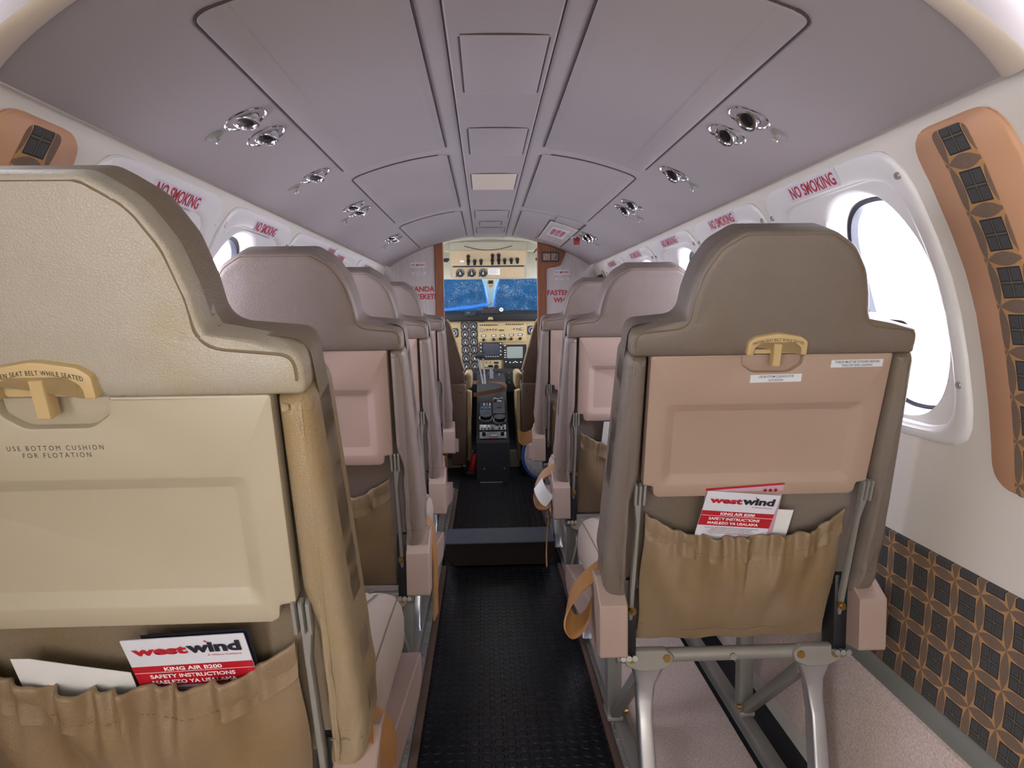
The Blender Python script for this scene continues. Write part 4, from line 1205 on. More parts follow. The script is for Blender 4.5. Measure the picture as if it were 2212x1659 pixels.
for s in (-1, 1):
    side = 'right' if s > 0 else 'left'
    for i, (vs, by) in enumerate([([1.185, 1.292], 1.185), ([1.652], 1.66), ([2.118, 2.222], 2.232), ([2.968, 3.062], 3.09)]):
        for j, y in enumerate(vs):
            where = ORD[i] + ' pair' if len(vs) > 1 else 'single spot ahead of the nearest pair'
            pos = ('' if len(vs) == 1 else ('rear one, ' if j == 0 else 'forward one, '))
            fix('v', s * 0.407, y, 'chrome eyeball vent on the %s of the ceiling, %s%s' % (side, pos, where))
        fix('b', s * 0.457, by, 'small grey button on the %s of the ceiling beside the %s' % (side, ORD[i] + ' chrome pair' if len(vs) > 1 else 'single chrome vent'))

MAT['oxygen_pale'] = mat('oxygen_door_pale', '#a69e9b', 0.5)
# oxygen compartment door, its label and pull handle
def oxpl(name, x0, x1, y0, y1, th, m, par):
    bm = bmesh.new(); ol = densify(rect(x0, y0, x1, y1, 0.008, 4), 0.02)
    f = ceil_map(0.0005)
    slab(bm, ol, [(0, 0), (0, th * 0.7), (0.002, th)], lambda x, y, h: f(x, y, h))
    return done(name, bm, m, par, 40)
ox = empty('oxygen_door', (0.30, 3.2, CZ(0.30)), label='pale rectangular ceiling door with a red lettered label, right side near the doorway', cat='ceiling door')
d_ = ceil_plate('door_panel', 0.243, 0.358, 2.93, 3.60, 0.008, 0.006, 'oxygen_pale'); d_.parent = ox; d_.location = -ox.location
f_ = ceil_plate('door_flap', 0.258, 0.352, 2.765, 2.915, 0.006, 0.0045, 'ceiling_panel'); f_.parent = ox; f_.location = -ox.location
bm = bmesh.new(); f = ceil_map(0.0012)
for pts in ([(0.2405, 3.57), (0.2405, 2.925)], [(0.2405, 2.9255), (0.361, 2.9255)], [(0.361, 2.77), (0.361, 3.66)]):
    P = [f(pts[0][0] + (pts[1][0]-pts[0][0]) * k / 12, pts[0][1] + (pts[1][1]-pts[0][1]) * k / 12) for k in range(13)]
    tube(bm, P, 0.0028, 6)
sl_ = done('seal', bm, 'seal', None, 60); sl_.parent = ox; sl_.location = -ox.location
bm = bmesh.new(); f = ceil_map(0.0068)
vs = [[bm.verts.new(f(0.262 + 0.075 * i / 4, 3.03 + 0.33 * j / 2)) for i in range(5)] for j in range(3)]
for j in range(2):
    for i in range(4): bm.faces.new((vs[j][i], vs[j][i+1], vs[j+1][i+1], vs[j+1][i]))
lbp = done('label_film', bm, 'clear_label', None, 60); lbp.parent = d_
for i, t in enumerate(('PASSENGER', 'OXYGEN', 'OKSIJENI')):
    fit_text('oxygen_lettering', t, 0.20, 0.017, lambda x, y, i=i: ceil_map(0.0073)(0.279 + 0.021 * i - y, 3.20 - x), 'red_sign', lbp, bold=0.03)
hd = empty('pull_handle', (0.362, 3.23, CZ(0.362)), label='small red pull handle hanging at the edge of the ceiling oxygen door', cat='handle')
bm = bmesh.new(); box(bm, (-0.004, -0.09, -0.012), (0.012, -0.005, 0.002), 0.002); done('slot', bm, 'steel', hd)
bm = bmesh.new(); box(bm, (0.0, -0.085, -0.040), (0.028, -0.068, -0.006), 0.004); done('grip', bm, 'red_dark', hd)

# ------------------------------------------------------------------ step box over the spar
st = empty('step_box', (0.012, 2.585, FLOOR + 0.004), label='low black-topped step box crossing the aisle with brown carpeted front', cat='step')
bm = bmesh.new()
pr_ = fillet([(-0.204, 0.09, 0.004), (-0.204, 0.045, 0.02), (-0.178, 0.002, 0.03), (0.178, 0.002, 0.03), (0.204, 0.045, 0.02), (0.204, 0.09, 0.004)], 6)
slab(bm, [Vector((p.x, p.y)) for p in pr_], [(0, 0.175), (0, 0.004), (0.003, 0.0)], lambda x, z, h: Vector((x, h, z)))
done('carpeted_body', bm, 'step_carpet', st, 40)
bm = bmesh.new(); box(bm, (-0.206, -0.004, 0.086), (0.206, 0.176, 0.094), 0.004)
done('rubber_top', bm, 'step_top', st, 40)

# ------------------------------------------------------------------ cockpit shell
bm = bmesh.new()
def cprof(k):
    return [(0.60, -0.95), (0.66, -0.6), (0.68, -0.3), (0.66, -0.1), (0.60, 0.16), (0.46, 0.36), (0.25, 0.44), (0.0, 0.455)]
P = cprof(0); P = [(-x, z) for x, z in P[:-1]] + P[::-1]
ys = [3.826, 4.10, 4.75, 5.6]
R = [[bm.verts.new((x, y, z)) for x, z in P] for y in ys]
for j in range(len(ys) - 1):
    for i in range(len(P) - 1):
        zc = (P[i][1] + P[i+1][1]) / 2
        if -0.12 < zc < 0.2 and j in (1, 2): continue        # side and forward glazing
        if j == 2 and zc > 0.0: continue
        bm.faces.new((R[j][i], R[j][i+1], R[j+1][i+1], R[j+1][i]))
tag(done('wall_cockpit', bm, 'cream', None, 30), 'cream lining of the cockpit seen through the doorway', 'wall', kind='structure')
bm = bmesh.new(); box(bm, (-0.66, 5.45, FLOOR), (0.66, 5.48, -0.125))
tag(done('wall_cockpit_front', bm, 'black_soft', None), 'dark forward bulkhead under the windscreen', 'wall', kind='structure')
bm = bmesh.new(); box(bm, (-0.66, 5.02, -0.16), (0.66, 5.45, -0.10))
tag(done('trim_5', bm, 'black_soft', None), 'dark deck under the windscreen', 'trim', kind='structure')
# header above the windscreen
bm = bmesh.new()
box(bm, (-0.60, 4.72, 0.225), (0.60, 4.80, 0.47), 0.01)
tag(done('trim_3', bm, 'cream', None), 'cream header above the windscreen', 'trim', kind='structure')
# windscreen halves
def wpt(x, z, off=0.0):
    y = 5.42 - (z + 0.1) * 1.75 - 0.35 * x * x
    return Vector((x, y + off, z))
for nm, x0, x1, lab in (('window_11', -0.60, -0.03, 'left'), ('window_12', 0.05, 0.60, 'right')):
    bm = bmesh.new()
    vs = [[bm.verts.new(wpt(x0 + (x1-x0)*i/8, -0.12 + 0.36*j/6)) for i in range(9)] for j in range(7)]
    for j in range(6):
        for i in range(8): bm.faces.new((vs[j][i], vs[j][i+1], vs[j+1][i+1], vs[j+1][i]))
    tag(done(nm, bm, 'windscreen', None, 60), '%s half of the cockpit windscreen' % lab, 'window', kind='structure')
# weather cover outside the windscreen
cv = empty('windscreen_cover', (0, 5.6, 0.0), label='wet blue weather cover spread over the outside of the windscreen', cat='cover')
def cover_sheet(name, xa, xb, m):
    bm = bmesh.new(); NX, NZ = 40, 16
    def edge(j, side):
        z = -0.09 + 0.33 * j / NZ
        return z
    vs = []
    for j in range(NZ + 1):
        z = -0.09 + 0.33 * j / NZ; row = []
        a, b = xa(z), xb(z)
        for i in range(NX + 1):
            x = a + (b - a) * i / NX
            p = wpt(x, z, 0.035 + 0.008 * math.sin(x * 26 + z * 5)); row.append(bm.verts.new(p - cv.location))
        vs.append(row)
    for j in range(NZ):
        for i in range(NX): bm.faces.new((vs[j][i], vs[j][i+1], vs[j+1][i+1], vs[j+1][i]))
    return done(name, bm, m, cv, 60)
def vgap(z): return 0.015 + 0.20 * max(0.0, (z - 0.07)) ** 1.25 * 1.6
cover_sheet('cover_half', lambda z: -0.60, lambda z: 0.008 - vgap(z), 'cover')
cover_sheet('cover_half', lambda z: 0.012 + vgap(z), lambda z: 0.60, 'cover')
for sx, x0 in ((-1, 0.004), (1, 0.016)):
    bm = bmesh.new()
    tube(bm, [wpt(x0 + sx * vgap(z), z, 0.030) - cv.location for z in [-0.08 + 0.31 * k / 24 for k in range(25)]], 0.008, 6)
    done('hem', bm, 'cover_edge', cv, 60)
bm = bmesh.new()
ribbon(bm, [wpt(x, z, 0.012) - cv.location for x, z in ((0.02, 0.085), (0.0, 0.070), (-0.06, 0.060), (-0.14, 0.046), (-0.24, 0.036), (-0.36, 0.028))], (0, 0.012, 0.013), 0.004)
ribbon(bm, [wpt(x, z, 0.006) - cv.location for x, z in ((0.01, 0.072), (-0.05, 0.050), (-0.13, 0.036), (-0.24, 0.026))], (0, 0.010, 0.008), 0.004)
done('tie_strap', bm, 'cover_edge', cv, 60)
# centre post with compass
cp = empty('centre_post', (0.01, 4.72, 0.2), label='white windscreen centre post with a small black compass below the overhead panel', cat='post')
bm = bmesh.new()
rows = []
for z, hw in ((0.235, 0.060), (0.19, 0.040), (0.15, 0.030), (0.10, 0.022), (0.05, 0.017), (0.025, 0.016)):
    c = wpt(0.01, z, -0.012) - cp.location
    rows.append([bm.verts.new(c + Vector(q)) for q in ((-hw, 0.006, 0), (-hw * 0.8, -0.008, 0), (hw * 0.8, -0.008, 0), (hw, 0.006, 0))])
for a, b in zip(rows[:-1], rows[1:]):
    for k in range(3): bm.faces.new((a[k], a[k+1], b[k+1], b[k]))
done('post', bm, 'post_blue', cp, 30)
bm = bmesh.new()
c0 = wpt(0.01, 0.205, -0.05) - cp.location
slab(bm, fillet([(-0.03, 0.035, 0.004), (0.03, 0.035, 0.004), (0.028, -0.02, 0.01), (0.0, -0.048, 0.02), (-0.028, -0.02, 0.01)][::-1], 4), [(0, 0), (0, 0.02), (0.002, 0.023)], lambda x, z, h: c0 + Vector((x, -h, z)))
hb = done('compass_housing', bm, 'cream', cp, 30)
bm = bmesh.new(); c1 = c0 + Vector((0, -0.022, 0.0))
slab(bm, rect(-0.016, -0.011, 0.016, 0.011, 0.003), [(0, 0), (0, 0.008), (0.002, 0.009)], lambda x, z, h: c1 + Vector((x, -h, z)))
for q in (-0.005, 0.005): cyl(bm, c1 + Vector((q, 0, -0.026)), c1 + Vector((q, -0.004, -0.026)), 0.003, 8)
done('compass', bm, 'black', hb, 30)

# ------------------------------------------------------------------ overhead panel (its own drawing units: about 0.305 mm)
oh = empty('overhead_panel', (0.0, 4.50, 0.304), label='tan overhead switch panel with black knobs and three gauges above the windscreen', cat='overhead panel')
def ohp(zx, zy, d=0.0): return Vector(((zx - 1035) * 0.000305, -d, -(zy - 600) * 0.000305))
def oplate(name, zx0, zy0, zx1, zy1, d0, d1, m, par, r=0.004, org=None):
    bm = bmesh.new(); a = ohp(zx0, zy1); b = ohp(zx1, zy0)
    slab(bm, rect(a.x, a.z, b.x, b.z, r), [(0, d0), (0, d1 - 0.001), (0.001, d1)], lambda x, z, h: Vector((x, -h, z)))
    return done(name, bm, m, par, 30)
oplate('housing', 222, 150, 1822, 898, -0.06, 0.0, 'cream', oh, 0.03)
oplate('upper_shroud', 95, 40, 2010, 330, -0.10, -0.012, 'cream', oh, 0.02)
oplate('visor_pocket', 530, 140, 1510, 290, -0.012, -0.004, mat('pocket_buff', '#b7aa94', 0.5), oh, 0.006)
bm = bmesh.new()
tube(bm, [ohp(535 + 980 * k / 20, 235 + 85 * math.sin(PI * k / 20), 0.003) for k in range(21)], 0.0025, 6)
done('map_cord', bm, mat('cord_brown', '#5a4526', 0.7), oh, 60)
up_p = oplate('switch_plate', 250, 325, 1785, 630, 0.0, 0.006, 'overhead_tan', oh, 0.003)
lo_p = oplate('gauge_plate', 298, 662, 1745, 878, 0.0, 0.006, 'overhead_tan', oh, 0.006)
oplate('seam', 290, 632, 1750, 660, 0.0, 0.0035, 'black', oh, 0.002)
def knob(par, p, r, ln, m='black', nm='knob'):
    bm = bmesh.new(); q = Vector(p)
    cyl(bm, q, q + Vector((0, -ln * 0.4, 0)), r * 1.25, 16); cyl(bm, q + Vector((0, -ln*0.4, 0)), q + Vector((0, -ln, 0)), r, 14, r * 0.9)
    return done(nm, bm, m, par, 30)
for zx, zy in ((610, 575), (740, 575), (870, 570), (1100, 570), (1232, 565), (1352, 560), (1487, 555), (1612, 550), (610, 480), (1105, 465), (1232, 460)):
    bm = bmesh.new(); p = ohp(zx, zy, 0.006)
    cyl(bm, p + Vector((0, 0, 0.012)), p + Vector((0, -0.008, 0.012)), 0.0125, 14)
    cyl(bm, p + Vector((0, -0.006, 0.009)), p + Vector((0, -0.026, -0.011)), 0.0095, 14, 0.008)
    done('knob', bm, 'black', up_p, 30)
bm = bmesh.new(); a = ohp(480, 540, 0.006); box(bm, a + Vector((-0.012, -0.002, -0.006)), a + Vector((0.012, 0, 0.006))); done('indicator_window', bm, 'white', up_p)
oplate('placard', 1012, 690, 1252, 820, 0.006, 0.0072, 'white', lo_p, 0.001)
bm = bmesh.new()
for k in range(6): 
    a = ohp(1030, 708 + 18 * k, 0.0074); b = ohp(1235 - 30 * (k % 3), 712 + 18 * k, 0.0074); box(bm, (a.x, a.y - 0.0002, b.z), (b.x, a.y, a.z))
done('placard_print', bm, 'grey_ink', lo_p, 0)

def gauge(par, c, r, ang, frm=True, minor=12, sweep=300):
    """round panel instrument facing aft at c"""
    c = Vector(c); bm = bmesh.new()
    if frm: slab(bm, rect(-r*1.12, -r*1.12, r*1.12, r*1.12, r*0.5, 4), [(0, -0.002), (0, 0.002)], lambda x, z, h: c + Vector((x, -h, z)))
    cyl(bm, c, c + Vector((0, -0.005, 0)), r, 28)
    g = done('gauge', bm, 'dial', par, 30)
    bm = bmesh.new()
    for k in range(minor + 1):
        a = math.radians(90 + sweep/2 - sweep * k / minor); dx, dz = math.cos(a), math.sin(a)
        p = c + Vector((dx * r * 0.86, -0.0056, dz * r * 0.86)); q = c + Vector((dx * r * (0.62 if k % 2 == 0 else 0.72), -0.0056, dz * r * (0.62 if k % 2 == 0 else 0.72)))
        n = Vector((-dz, 0, dx)) * r * 0.035
        bm.faces.new([bm.verts.new(v) for v in (p - n, p + n, q + n, q - n)])
    for k in range(2):
        z = -r * (0.25 + 0.2 * k); wd = r * (0.28 - 0.06 * k)
        bm.faces.new([bm.verts.new(c + Vector(v)) for v in ((-wd, -0.0056, z), (wd, -0.0056, z), (wd, -0.0056, z + r*0.08), (-wd, -0.0056, z + r*0.08))])
    done('dial_markings', bm, 'gauge_white', g, 0)
    bm = bmesh.new(); a = math.radians(ang); d = Vector((math.cos(a), 0, math.sin(a))); n = Vector((-d.z, 0, d.x))
    o = c + Vector((0, -0.0062, 0))
    bm.faces.new([bm.verts.new(v) for v in (o - n*r*0.07 - d*r*0.2, o + d*r*0.8, o + n*r*0.07 - d*r*0.2)])
    cyl(bm, o, o + Vector((0, -0.001, 0)), r*0.12, 12)
    done('needle', bm, 'gauge_white', g, 0)
    return g
for i, zx in enumerate((438, 675, 908)):
    gauge(lo_p, ohp(zx, 775, 0.006), 0.0265, 120 - 20 * i, False, 8, 150)
    bm = bmesh.new(); p = ohp(zx - 78, 840, 0.006); cyl(bm, p, p + Vector((0, -0.008, 0)), 0.005, 8); done('set_knob', bm, 'black', lo_p, 30)
# shroud side fittings seen at the doorway edges
for sx, lab in ((-1, 'left'), (1, 'right')):
    m_ = empty('map_light', (0.02 + sx * 0.285, 4.42, 0.325), label='small dark map light on the cream cockpit lining at the doorway %s edge' % lab, cat='light')
    bm = bmesh.new(); cyl(bm, (-0.02, 0, 0), (0.02, 0, 0.004), 0.008, 10); box(bm, (-0.012, -0.005, -0.012), (0.012, 0.02, 0.012), 0.003); done('lamp_body', bm, 'black', m_)
bk = empty('grab_handle', (0.30, 4.3, 0.385), label='dark red-brown handle at the top right of the cockpit doorway', cat='handle')
bm = bmesh.new(); cyl(bm, (-0.03, 0, -0.03), (0.025, 0, 0.03), 0.008, 10); done('grip', bm, mat('handle_maroon', '#4a2320', 0.4), bk)

# ------------------------------------------------------------------ glareshield and instrument panel (drawing units about 0.292 mm at the panel)
IPY = 4.95
U = 0.0002918
def ip(zx, zy, d=0.0): return Vector(((zx - 905) * U, -d, -(zy - 900) * U))
inst = empty('instrument_panel', (-0.012, IPY, -0.211), label='cream cockpit instrument panel full of gauges and radios beyond the doorway', cat='instrument panel')
def iplate(name, zx0, zy0, zx1, zy1, d0, d1, m, par, r=0.003):
    bm = bmesh.new(); a = ip(zx0, zy1); b = ip(zx1, zy0)
    slab(bm, rect(a.x, a.z, b.x, b.z, r, 3), [(0, d0), (0, d1 - 0.0007), (0.0007, d1)], lambda x, z, h: Vector((x, -h, z)))
    return done(name, bm, m, par, 30)
pan = iplate('panel', -900, 330, 2750, 1545, -0.02, 0.0, 'panel_tan', inst, 0.02)
gp = iplate('gauge_cluster', 258, 395, 665, 1530, 0.0, 0.002, 'panel_tan', inst)
angs = [-55, -55, -10, 0, 88, 88, 92, 92, -50, -48, 250, 250]
for r_ in range(6):
    zy = (478, 668, 860, 1050, 1245, 1430)[r_]
    for c_ in range(2):
        gauge(gp, ip((352, 555)[c_] + 5 * r_, zy, 0.002), 85 * U, angs[r_ * 2 + c_], True, 14)
gauge(pan, ip(90, 640), 100 * U, 30, True, 18); gauge(pan, ip(1950, 600), 95 * U, 60, True, 18)
gauge(pan, ip(60, 960), 100 * U, 100, True, 18); gauge(pan, ip(2000, 960), 95 * U, 100, True, 18)
ap = iplate('audio_panel', 665, 415, 1815, 865, 0.0, 0.005, 'panel_light', inst)
def toggles(par, x0, x1, y, n, d):
    for k in range(n):
        bm = bmesh.new(); p = ip(x0 + (x1 - x0) * k / max(1, n - 1), y, d)
        cyl(bm, p, p + Vector((0, -0.003, 0)), 0.0032, 8); cyl(bm, p, p + Vector((0.002, -0.012, 0.007)), 0.0018, 6, 0.0026)
        done('toggle_switch', bm, 'black', par, 30)
toggles(ap, 720, 1120, 472, 9, 0.005); toggles(ap, 1335, 1740, 462, 9, 0.005)
toggles(ap, 880, 1090, 580, 4, 0.005); toggles(ap, 1185, 1270, 598, 3, 0.005); toggles(ap, 1520, 1590, 570, 2, 0.005)
for zx, zy in ((755, 580), (1712, 560)): knob(ap, ip(zx, zy, 0.005), 34 * U, 0.016, 'steel')
for zx, zy in ((795, 815), (1035, 808), (1455, 797), (1668, 795), (1195, 795), (1295, 792)): knob(ap, ip(zx, zy, 0.005), 30 * U, 0.015, 'black')
for i, (zx, zy) in enumerate(((800, 720), (1040, 716), (1247, 714), (1460, 706), (1670, 702))):
    dsp = iplate('frequency_window', zx - 58, zy - 25, zx + 58, zy + 25, 0.005, 0.0065, 'black_gloss', ap, 0.001)
    bm = bmesh.new()
    for k in range(5):
        a = ip(zx - 42 + 17 * k, zy - 13, 0.0068); b = ip(zx - 31 + 17 * k, zy + 13, 0.0068); box(bm, (a.x, a.y - 0.0002, b.z), (b.x, a.y, a.z))
    done('digits', bm, 'white', dsp, 0)
mf = iplate('navigation_display', 690, 878, 1240, 1285, 0.0, 0.012, 'black', inst)
iplate('screen', 778, 900, 1168, 1185, 0.012, 0.0125, 'screen_dark', mf, 0.001)
for k in range(10):
    for zx in (730, 1200):
        bm = bmesh.new(); a = ip(zx, 905 + 30 * k, 0.012); box(bm, a + Vector((-0.005, -0.0015, -0.0022)), a + Vector((0.005, 0, 0.0022))); done('key', bm, 'grey_ink' if k % 3 else 'white', mf)
for k in range(7):
    bm = bmesh.new(); a = ip(800 + 55 * k, 1212, 0.012); box(bm, a + Vector((-0.005, -0.0015, -0.0015)), a + Vector((0.005, 0, 0.0015))); done('key', bm, 'gauge_white', mf)
rd = iplate('radar_display', 1260, 935, 1815, 1480, 0.0, 0.014, 'black', inst)
iplate('screen', 1345, 985, 1725, 1262, 0.014, 0.0146, 'screen_grey', rd, 0.008)
for k in range(6):
    bm = bmesh.new(); a = ip(1303, 955 + 56 * k, 0.014); box(bm, a + Vector((-0.006, -0.002, -0.0025)), a + Vector((0.006, 0, 0.0025))); done('key', bm, 'gauge_white' if k != 1 else 'grey_ink', rd)
for zx, zy in ((1320, 1340), (1420, 1360), (1500, 1362), (1545, 1340), (1585, 1360), (1675, 1355)):
    bm = bmesh.new(); a = ip(zx, zy, 0.014); box(bm, a + Vector((-0.005, -0.003, -0.003)), a + Vector((0.005, 0, 0.003))); done('key', bm, 'gauge_white', rd)
knob(rd, ip(1420, 1440, 0.014), 24 * U, 0.014)
pz = iplate('pressurization_panel', 700, 1292, 1215, 1530, 0.0, 0.005, 'panel_light', inst)
toggles(pz, 765, 945, 1362, 3, 0.005); toggles(pz, 770, 980, 1475, 5, 0.005)
knob(pz, ip(1090, 1455, 0.005), 42 * U, 0.014); iplate('readout', 1032, 1342, 1145, 1388, 0.005, 0.0065, 'black_gloss', pz, 0.001)
bm = bmesh.new(); box(bm, ip(1062, 392, 0.0) + Vector((0, -0.008, 0)), ip(1130, 336, 0.0), 0.001); done('warning_lamp', bm, 'amber', inst)
bm = bmesh.new(); box(bm, ip(690, 390, 0) + Vector((0, -0.004, 0)), ip(815, 362, 0)); done('nameplate', bm, mat('plate_maroon', '#5e2a2a', 0.5), inst)

gs = empty('glareshield', (0, IPY, 0.0), label='black glareshield with annunciator panel above the instrument panel', cat='glareshield')
bm = bmesh.new()
prf = fillet([(-0.045, -0.055, 0.012), (-0.05, -0.005, 0.02), (0.06, 0.018, 0.02), (0.17, 0.014, 0), (0.17, -0.055, 0)], 4)
gx = [(-0.66, 0.0), (-0.4, 0.0), (-0.2, 0), (0, 0.0), (0.2, 0), (0.4, 0), (0.66, 0)]
rows = [[bm.verts.new((x, p.x + 0.1 * x * x, p.y - 0.03 * x * x)) for p in prf] for x, _ in gx]
for a, b in zip(rows[:-1], rows[1:]):
    for k in range(len(prf)): bm.faces.new((a[k], a[(k+1) % len(prf)], b[(k+1) % len(prf)], b[k]))
bm.faces.new(rows[0]); bm.faces.new(rows[-1][::-1])
done('shield', bm, 'black_soft', gs, 40)
an = iplate('annunciator', 770, 45, 1150, 185, 0.0, 0.015, mat('annunciator_black', '#1c1416', 0.4), gs)
an.location = Vector((-0.012, -0.055, -0.211))
bm = bmesh.new()
for k in range(5):
    a = ip(800 + 68 * k, 80 + 40 * (k % 2), 0.0155); box(bm, a + Vector((-0.007, -0.0004, -0.004)), a + Vector((0.007, 0, 0.004)))
done('legend_tiles', bm, mat('legend_maroon', '#4a2a30', 0.5), an, 0)
dl = gauge(gs, Vector(((1222 - 905) * U - 0.012, -0.065, (900 - 105) * U - 0.211)), 50 * U, 90, False)
bm = bmesh.new()
c = Vector(((1222 - 905) * U - 0.012, -0.0715, (900 - 105) * U - 0.211))
tube(bm, [c + Vector((0.0095 * math.cos(2*PI*k/20), 0, 0.0095 * math.sin(2*PI*k/20))) for k in range(20)], 0.004, 6, True)
done('dial_ring', bm, 'white', gs, 60)
cl_ = iplate('clock_panel', 372, 130, 615, 240, 0.0, 0.012, 'black', gs); cl_.location = Vector((-0.012, -0.05, -0.211))
bm = bmesh.new(); box(bm, ip(415, 188, 0.0125) + Vector((0, -0.0004, 0)), ip(482, 145, 0.0125)); done('clock_digits', bm, mat('lcd_teal', '#0f5a60', 0.4), cl_, 0)
bm = bmesh.new(); c = Vector(((968 - 905) * U - 0.012, -0.045, (900 - 300) * U - 0.211))
slab(bm, fillet([(-0.018, -0.011, 0), (0.018, -0.011, 0), (0.016, 0.008, 0.01), (-0.016, 0.008, 0.01)], 4), [(0, 0), (0, 0.012), (0.002, 0.014)], lambda x, z, h: c + Vector((x, -h, z)))
done('tab', bm, 'panel_tan', gs, 30)

# sub panel
sp_ = empty('sub_panel', (0.0, 4.90, -0.45), label='black switch panel below the instrument panel in the cockpit', cat='switch panel')
bm = bmesh.new(); box(bm, (-0.55, 0.0, -0.10), (0.55, 0.05, 0.062), 0.006); done('face', bm, 'black', sp_)
rn = random.Random(5)
for k in range(36):
    x = -0.16 + 0.036 * (k % 12) ; z = 0.035 - 0.035 * (k // 12)
    if rn.random() < 0.2: continue
    bm = bmesh.new()
    if rn.random() < 0.55:
        box(bm, (x - 0.006, -0.006, z - 0.003), (x + 0.006, 0.002, z + 0.003), 0.001); mm = 'grey_ink'
    else:
        cyl(bm, (x, 0, z), (x, -0.014, z + 0.004), 0.003, 8); mm = 'steel'
    done('switch', bm, mm, sp_, 30)
gauge(sp_, (0.235, -0.001, -0.045), 0.026, 70, False, 10)
# cockpit floor riser
bm = bmesh.new(); box(bm, (-0.5, 4.32, FLOOR), (0.5, 4.40, -0.855), 0.006)
tag(done('trim_4', bm, 'cream', None), 'cream riser across the cockpit floor behind the pedestal', 'trim', kind='structure')

# ------------------------------------------------------------------ centre pedestal
pd = empty('centre_pedestal', (0.002, 3.90, FLOOR), label='tall black centre pedestal with knobs and levers between the pilot seats', cat='pedestal')
bm = bmesh.new()
sec = [(0.0, 0.233), (0.03, 0.243), (0.60, 0.452), (0.83, 0.53), (1.0, 0.53), (1.0, 0.0), (0.0, 0.0)]
ol = fillet([(y, z, 0.008 if i < 4 else 0) for i, (y, z) in enumerate(sec)], 3)
if area2(ol) < 0: ol.reverse()
slab(bm, [Vector((p.x, p.y)) for p in ol], [(0.003, -0.093), (0, -0.09), (0, 0.09), (0.003, 0.093)], lambda y, z, h: Vector((h, y, z)))
done('body', bm, 'black_soft', pd, 30)
sl = math.atan2(0.209, 0.57); UX = Vector((0, math.cos(sl), math.sin(sl))); NZ_ = Vector((0, -math.sin(sl), math.cos(sl)))
def pp_(x, t, h=0.0): return Vector((x, 0.03, 0.243)) + UX * t + NZ_ * h
def pslab(name, x0, t0, x1, t1, h0, h1, m, par, r=0.003):
    bm = bmesh.new(); slab(bm, rect(x0, t0, x1, t1, r, 3), [(0, h0), (0, h1 - 0.001), (0.001, h1)], lambda x, t, h: pp_(x, t, h)); return done(name, bm, m, par, 30)
fz = pslab('radio_tray', -0.075, 0.004, 0.078, 0.08, 0.0, 0.006, 'black_gloss', pd)
pslab('red_placard', -0.018, 0.008, 0.024, 0.02, 0.006, 0.0066, 'red', fz, 0.001)
for x in (-0.05, 0.055):
    bm = bmesh.new(); cyl(bm, pp_(x, 0.06, 0.005), pp_(x, 0.06, 0.018), 0.010, 14); done('knob', bm, 'black', fz, 30)
bm = bmesh.new(); cyl(bm, pp_(-0.012, 0.03, 0.008), pp_(0.025, 0.03, 0.008), 0.005, 10); done('bar_handle', bm, 'steel', fz, 30)
tr_ = pslab('control_head', -0.075, 0.10, 0.078, 0.165, 0.0, 0.006, 'black_gloss', pd)
for i, x in enumerate((-0.062, -0.045, -0.022, 0.0, 0.04, 0.062)):
    bm = bmesh.new(); box(bm, pp_(x - 0.006, 0.125, 0.004), pp_(x + 0.006, 0.135, 0.020), 0.002); done('switch', bm, 'white' if i < 3 else 'steel', tr_, 30)
for x, t, r in ((-0.038, 0.245, 0.040), (0.043, 0.215, 0.038)):
    bm = bmesh.new(); cyl(bm, pp_(x, t, 0.0), pp_(x, t, 0.008), r, 28); kd = done('dial_ring', bm, 'steel', pd, 30)
    bm = bmesh.new(); n = 28; ra = []; rb = []
    for k in range(n):
        rr = r * (0.84 + 0.04 * math.cos(k * 2 * PI * 7 / n)); a = 2*PI*k/n
        for L, h in ((ra, 0.006), (rb, 0.030)): L.append(bm.verts.new(pp_(x + rr * math.cos(a), t + rr * math.sin(a), h)))
    for k in range(n): bm.faces.new((ra[k], ra[(k+1) % n], rb[(k+1) % n], rb[k]))
    bm.faces.new(rb); done('trim_knob', bm, 'black', kd, 30)
ct_ = pslab('autopilot_head', -0.075, 0.30, -0.004, 0.45, 0.0, 0.006, 'black_gloss', pd)
for i in range(3):
    for j in range(5):
        bm = bmesh.new(); box(bm, pp_(-0.052 + 0.018 * i, 0.40 + 0.0075 * j, 0.006), pp_(-0.043 + 0.018 * i, 0.404 + 0.0075 * j, 0.009)); done('key', bm, 'gauge_white' if i != 1 else 'panel_light', ct_, 0)
for x in (-0.058, -0.036, -0.014):
    bm = bmesh.new(); cyl(bm, pp_(x, 0.365, 0.005), pp_(x, 0.365, 0.012), 0.006, 10); done('knob', bm, 'steel', ct_, 30)
fr = pslab('friction_panel', 0.006, 0.30, 0.078, 0.50, 0.0, 0.005, 'black', pd)
for x, t in ((0.02, 0.48), (0.036, 0.472), (0.06, 0.482)):
    bm = bmesh.new(); cyl(bm, pp_(x, t, 0.004), pp_(x, t, 0.016), 0.009, 12); done('knob', bm, 'steel', fr, 30)
bm = bmesh.new(); box(bm, (0.03, 0.40, 0.41), (0.06, 0.41, 0.416), 0.001); done('white_mark', bm, 'white', fr)
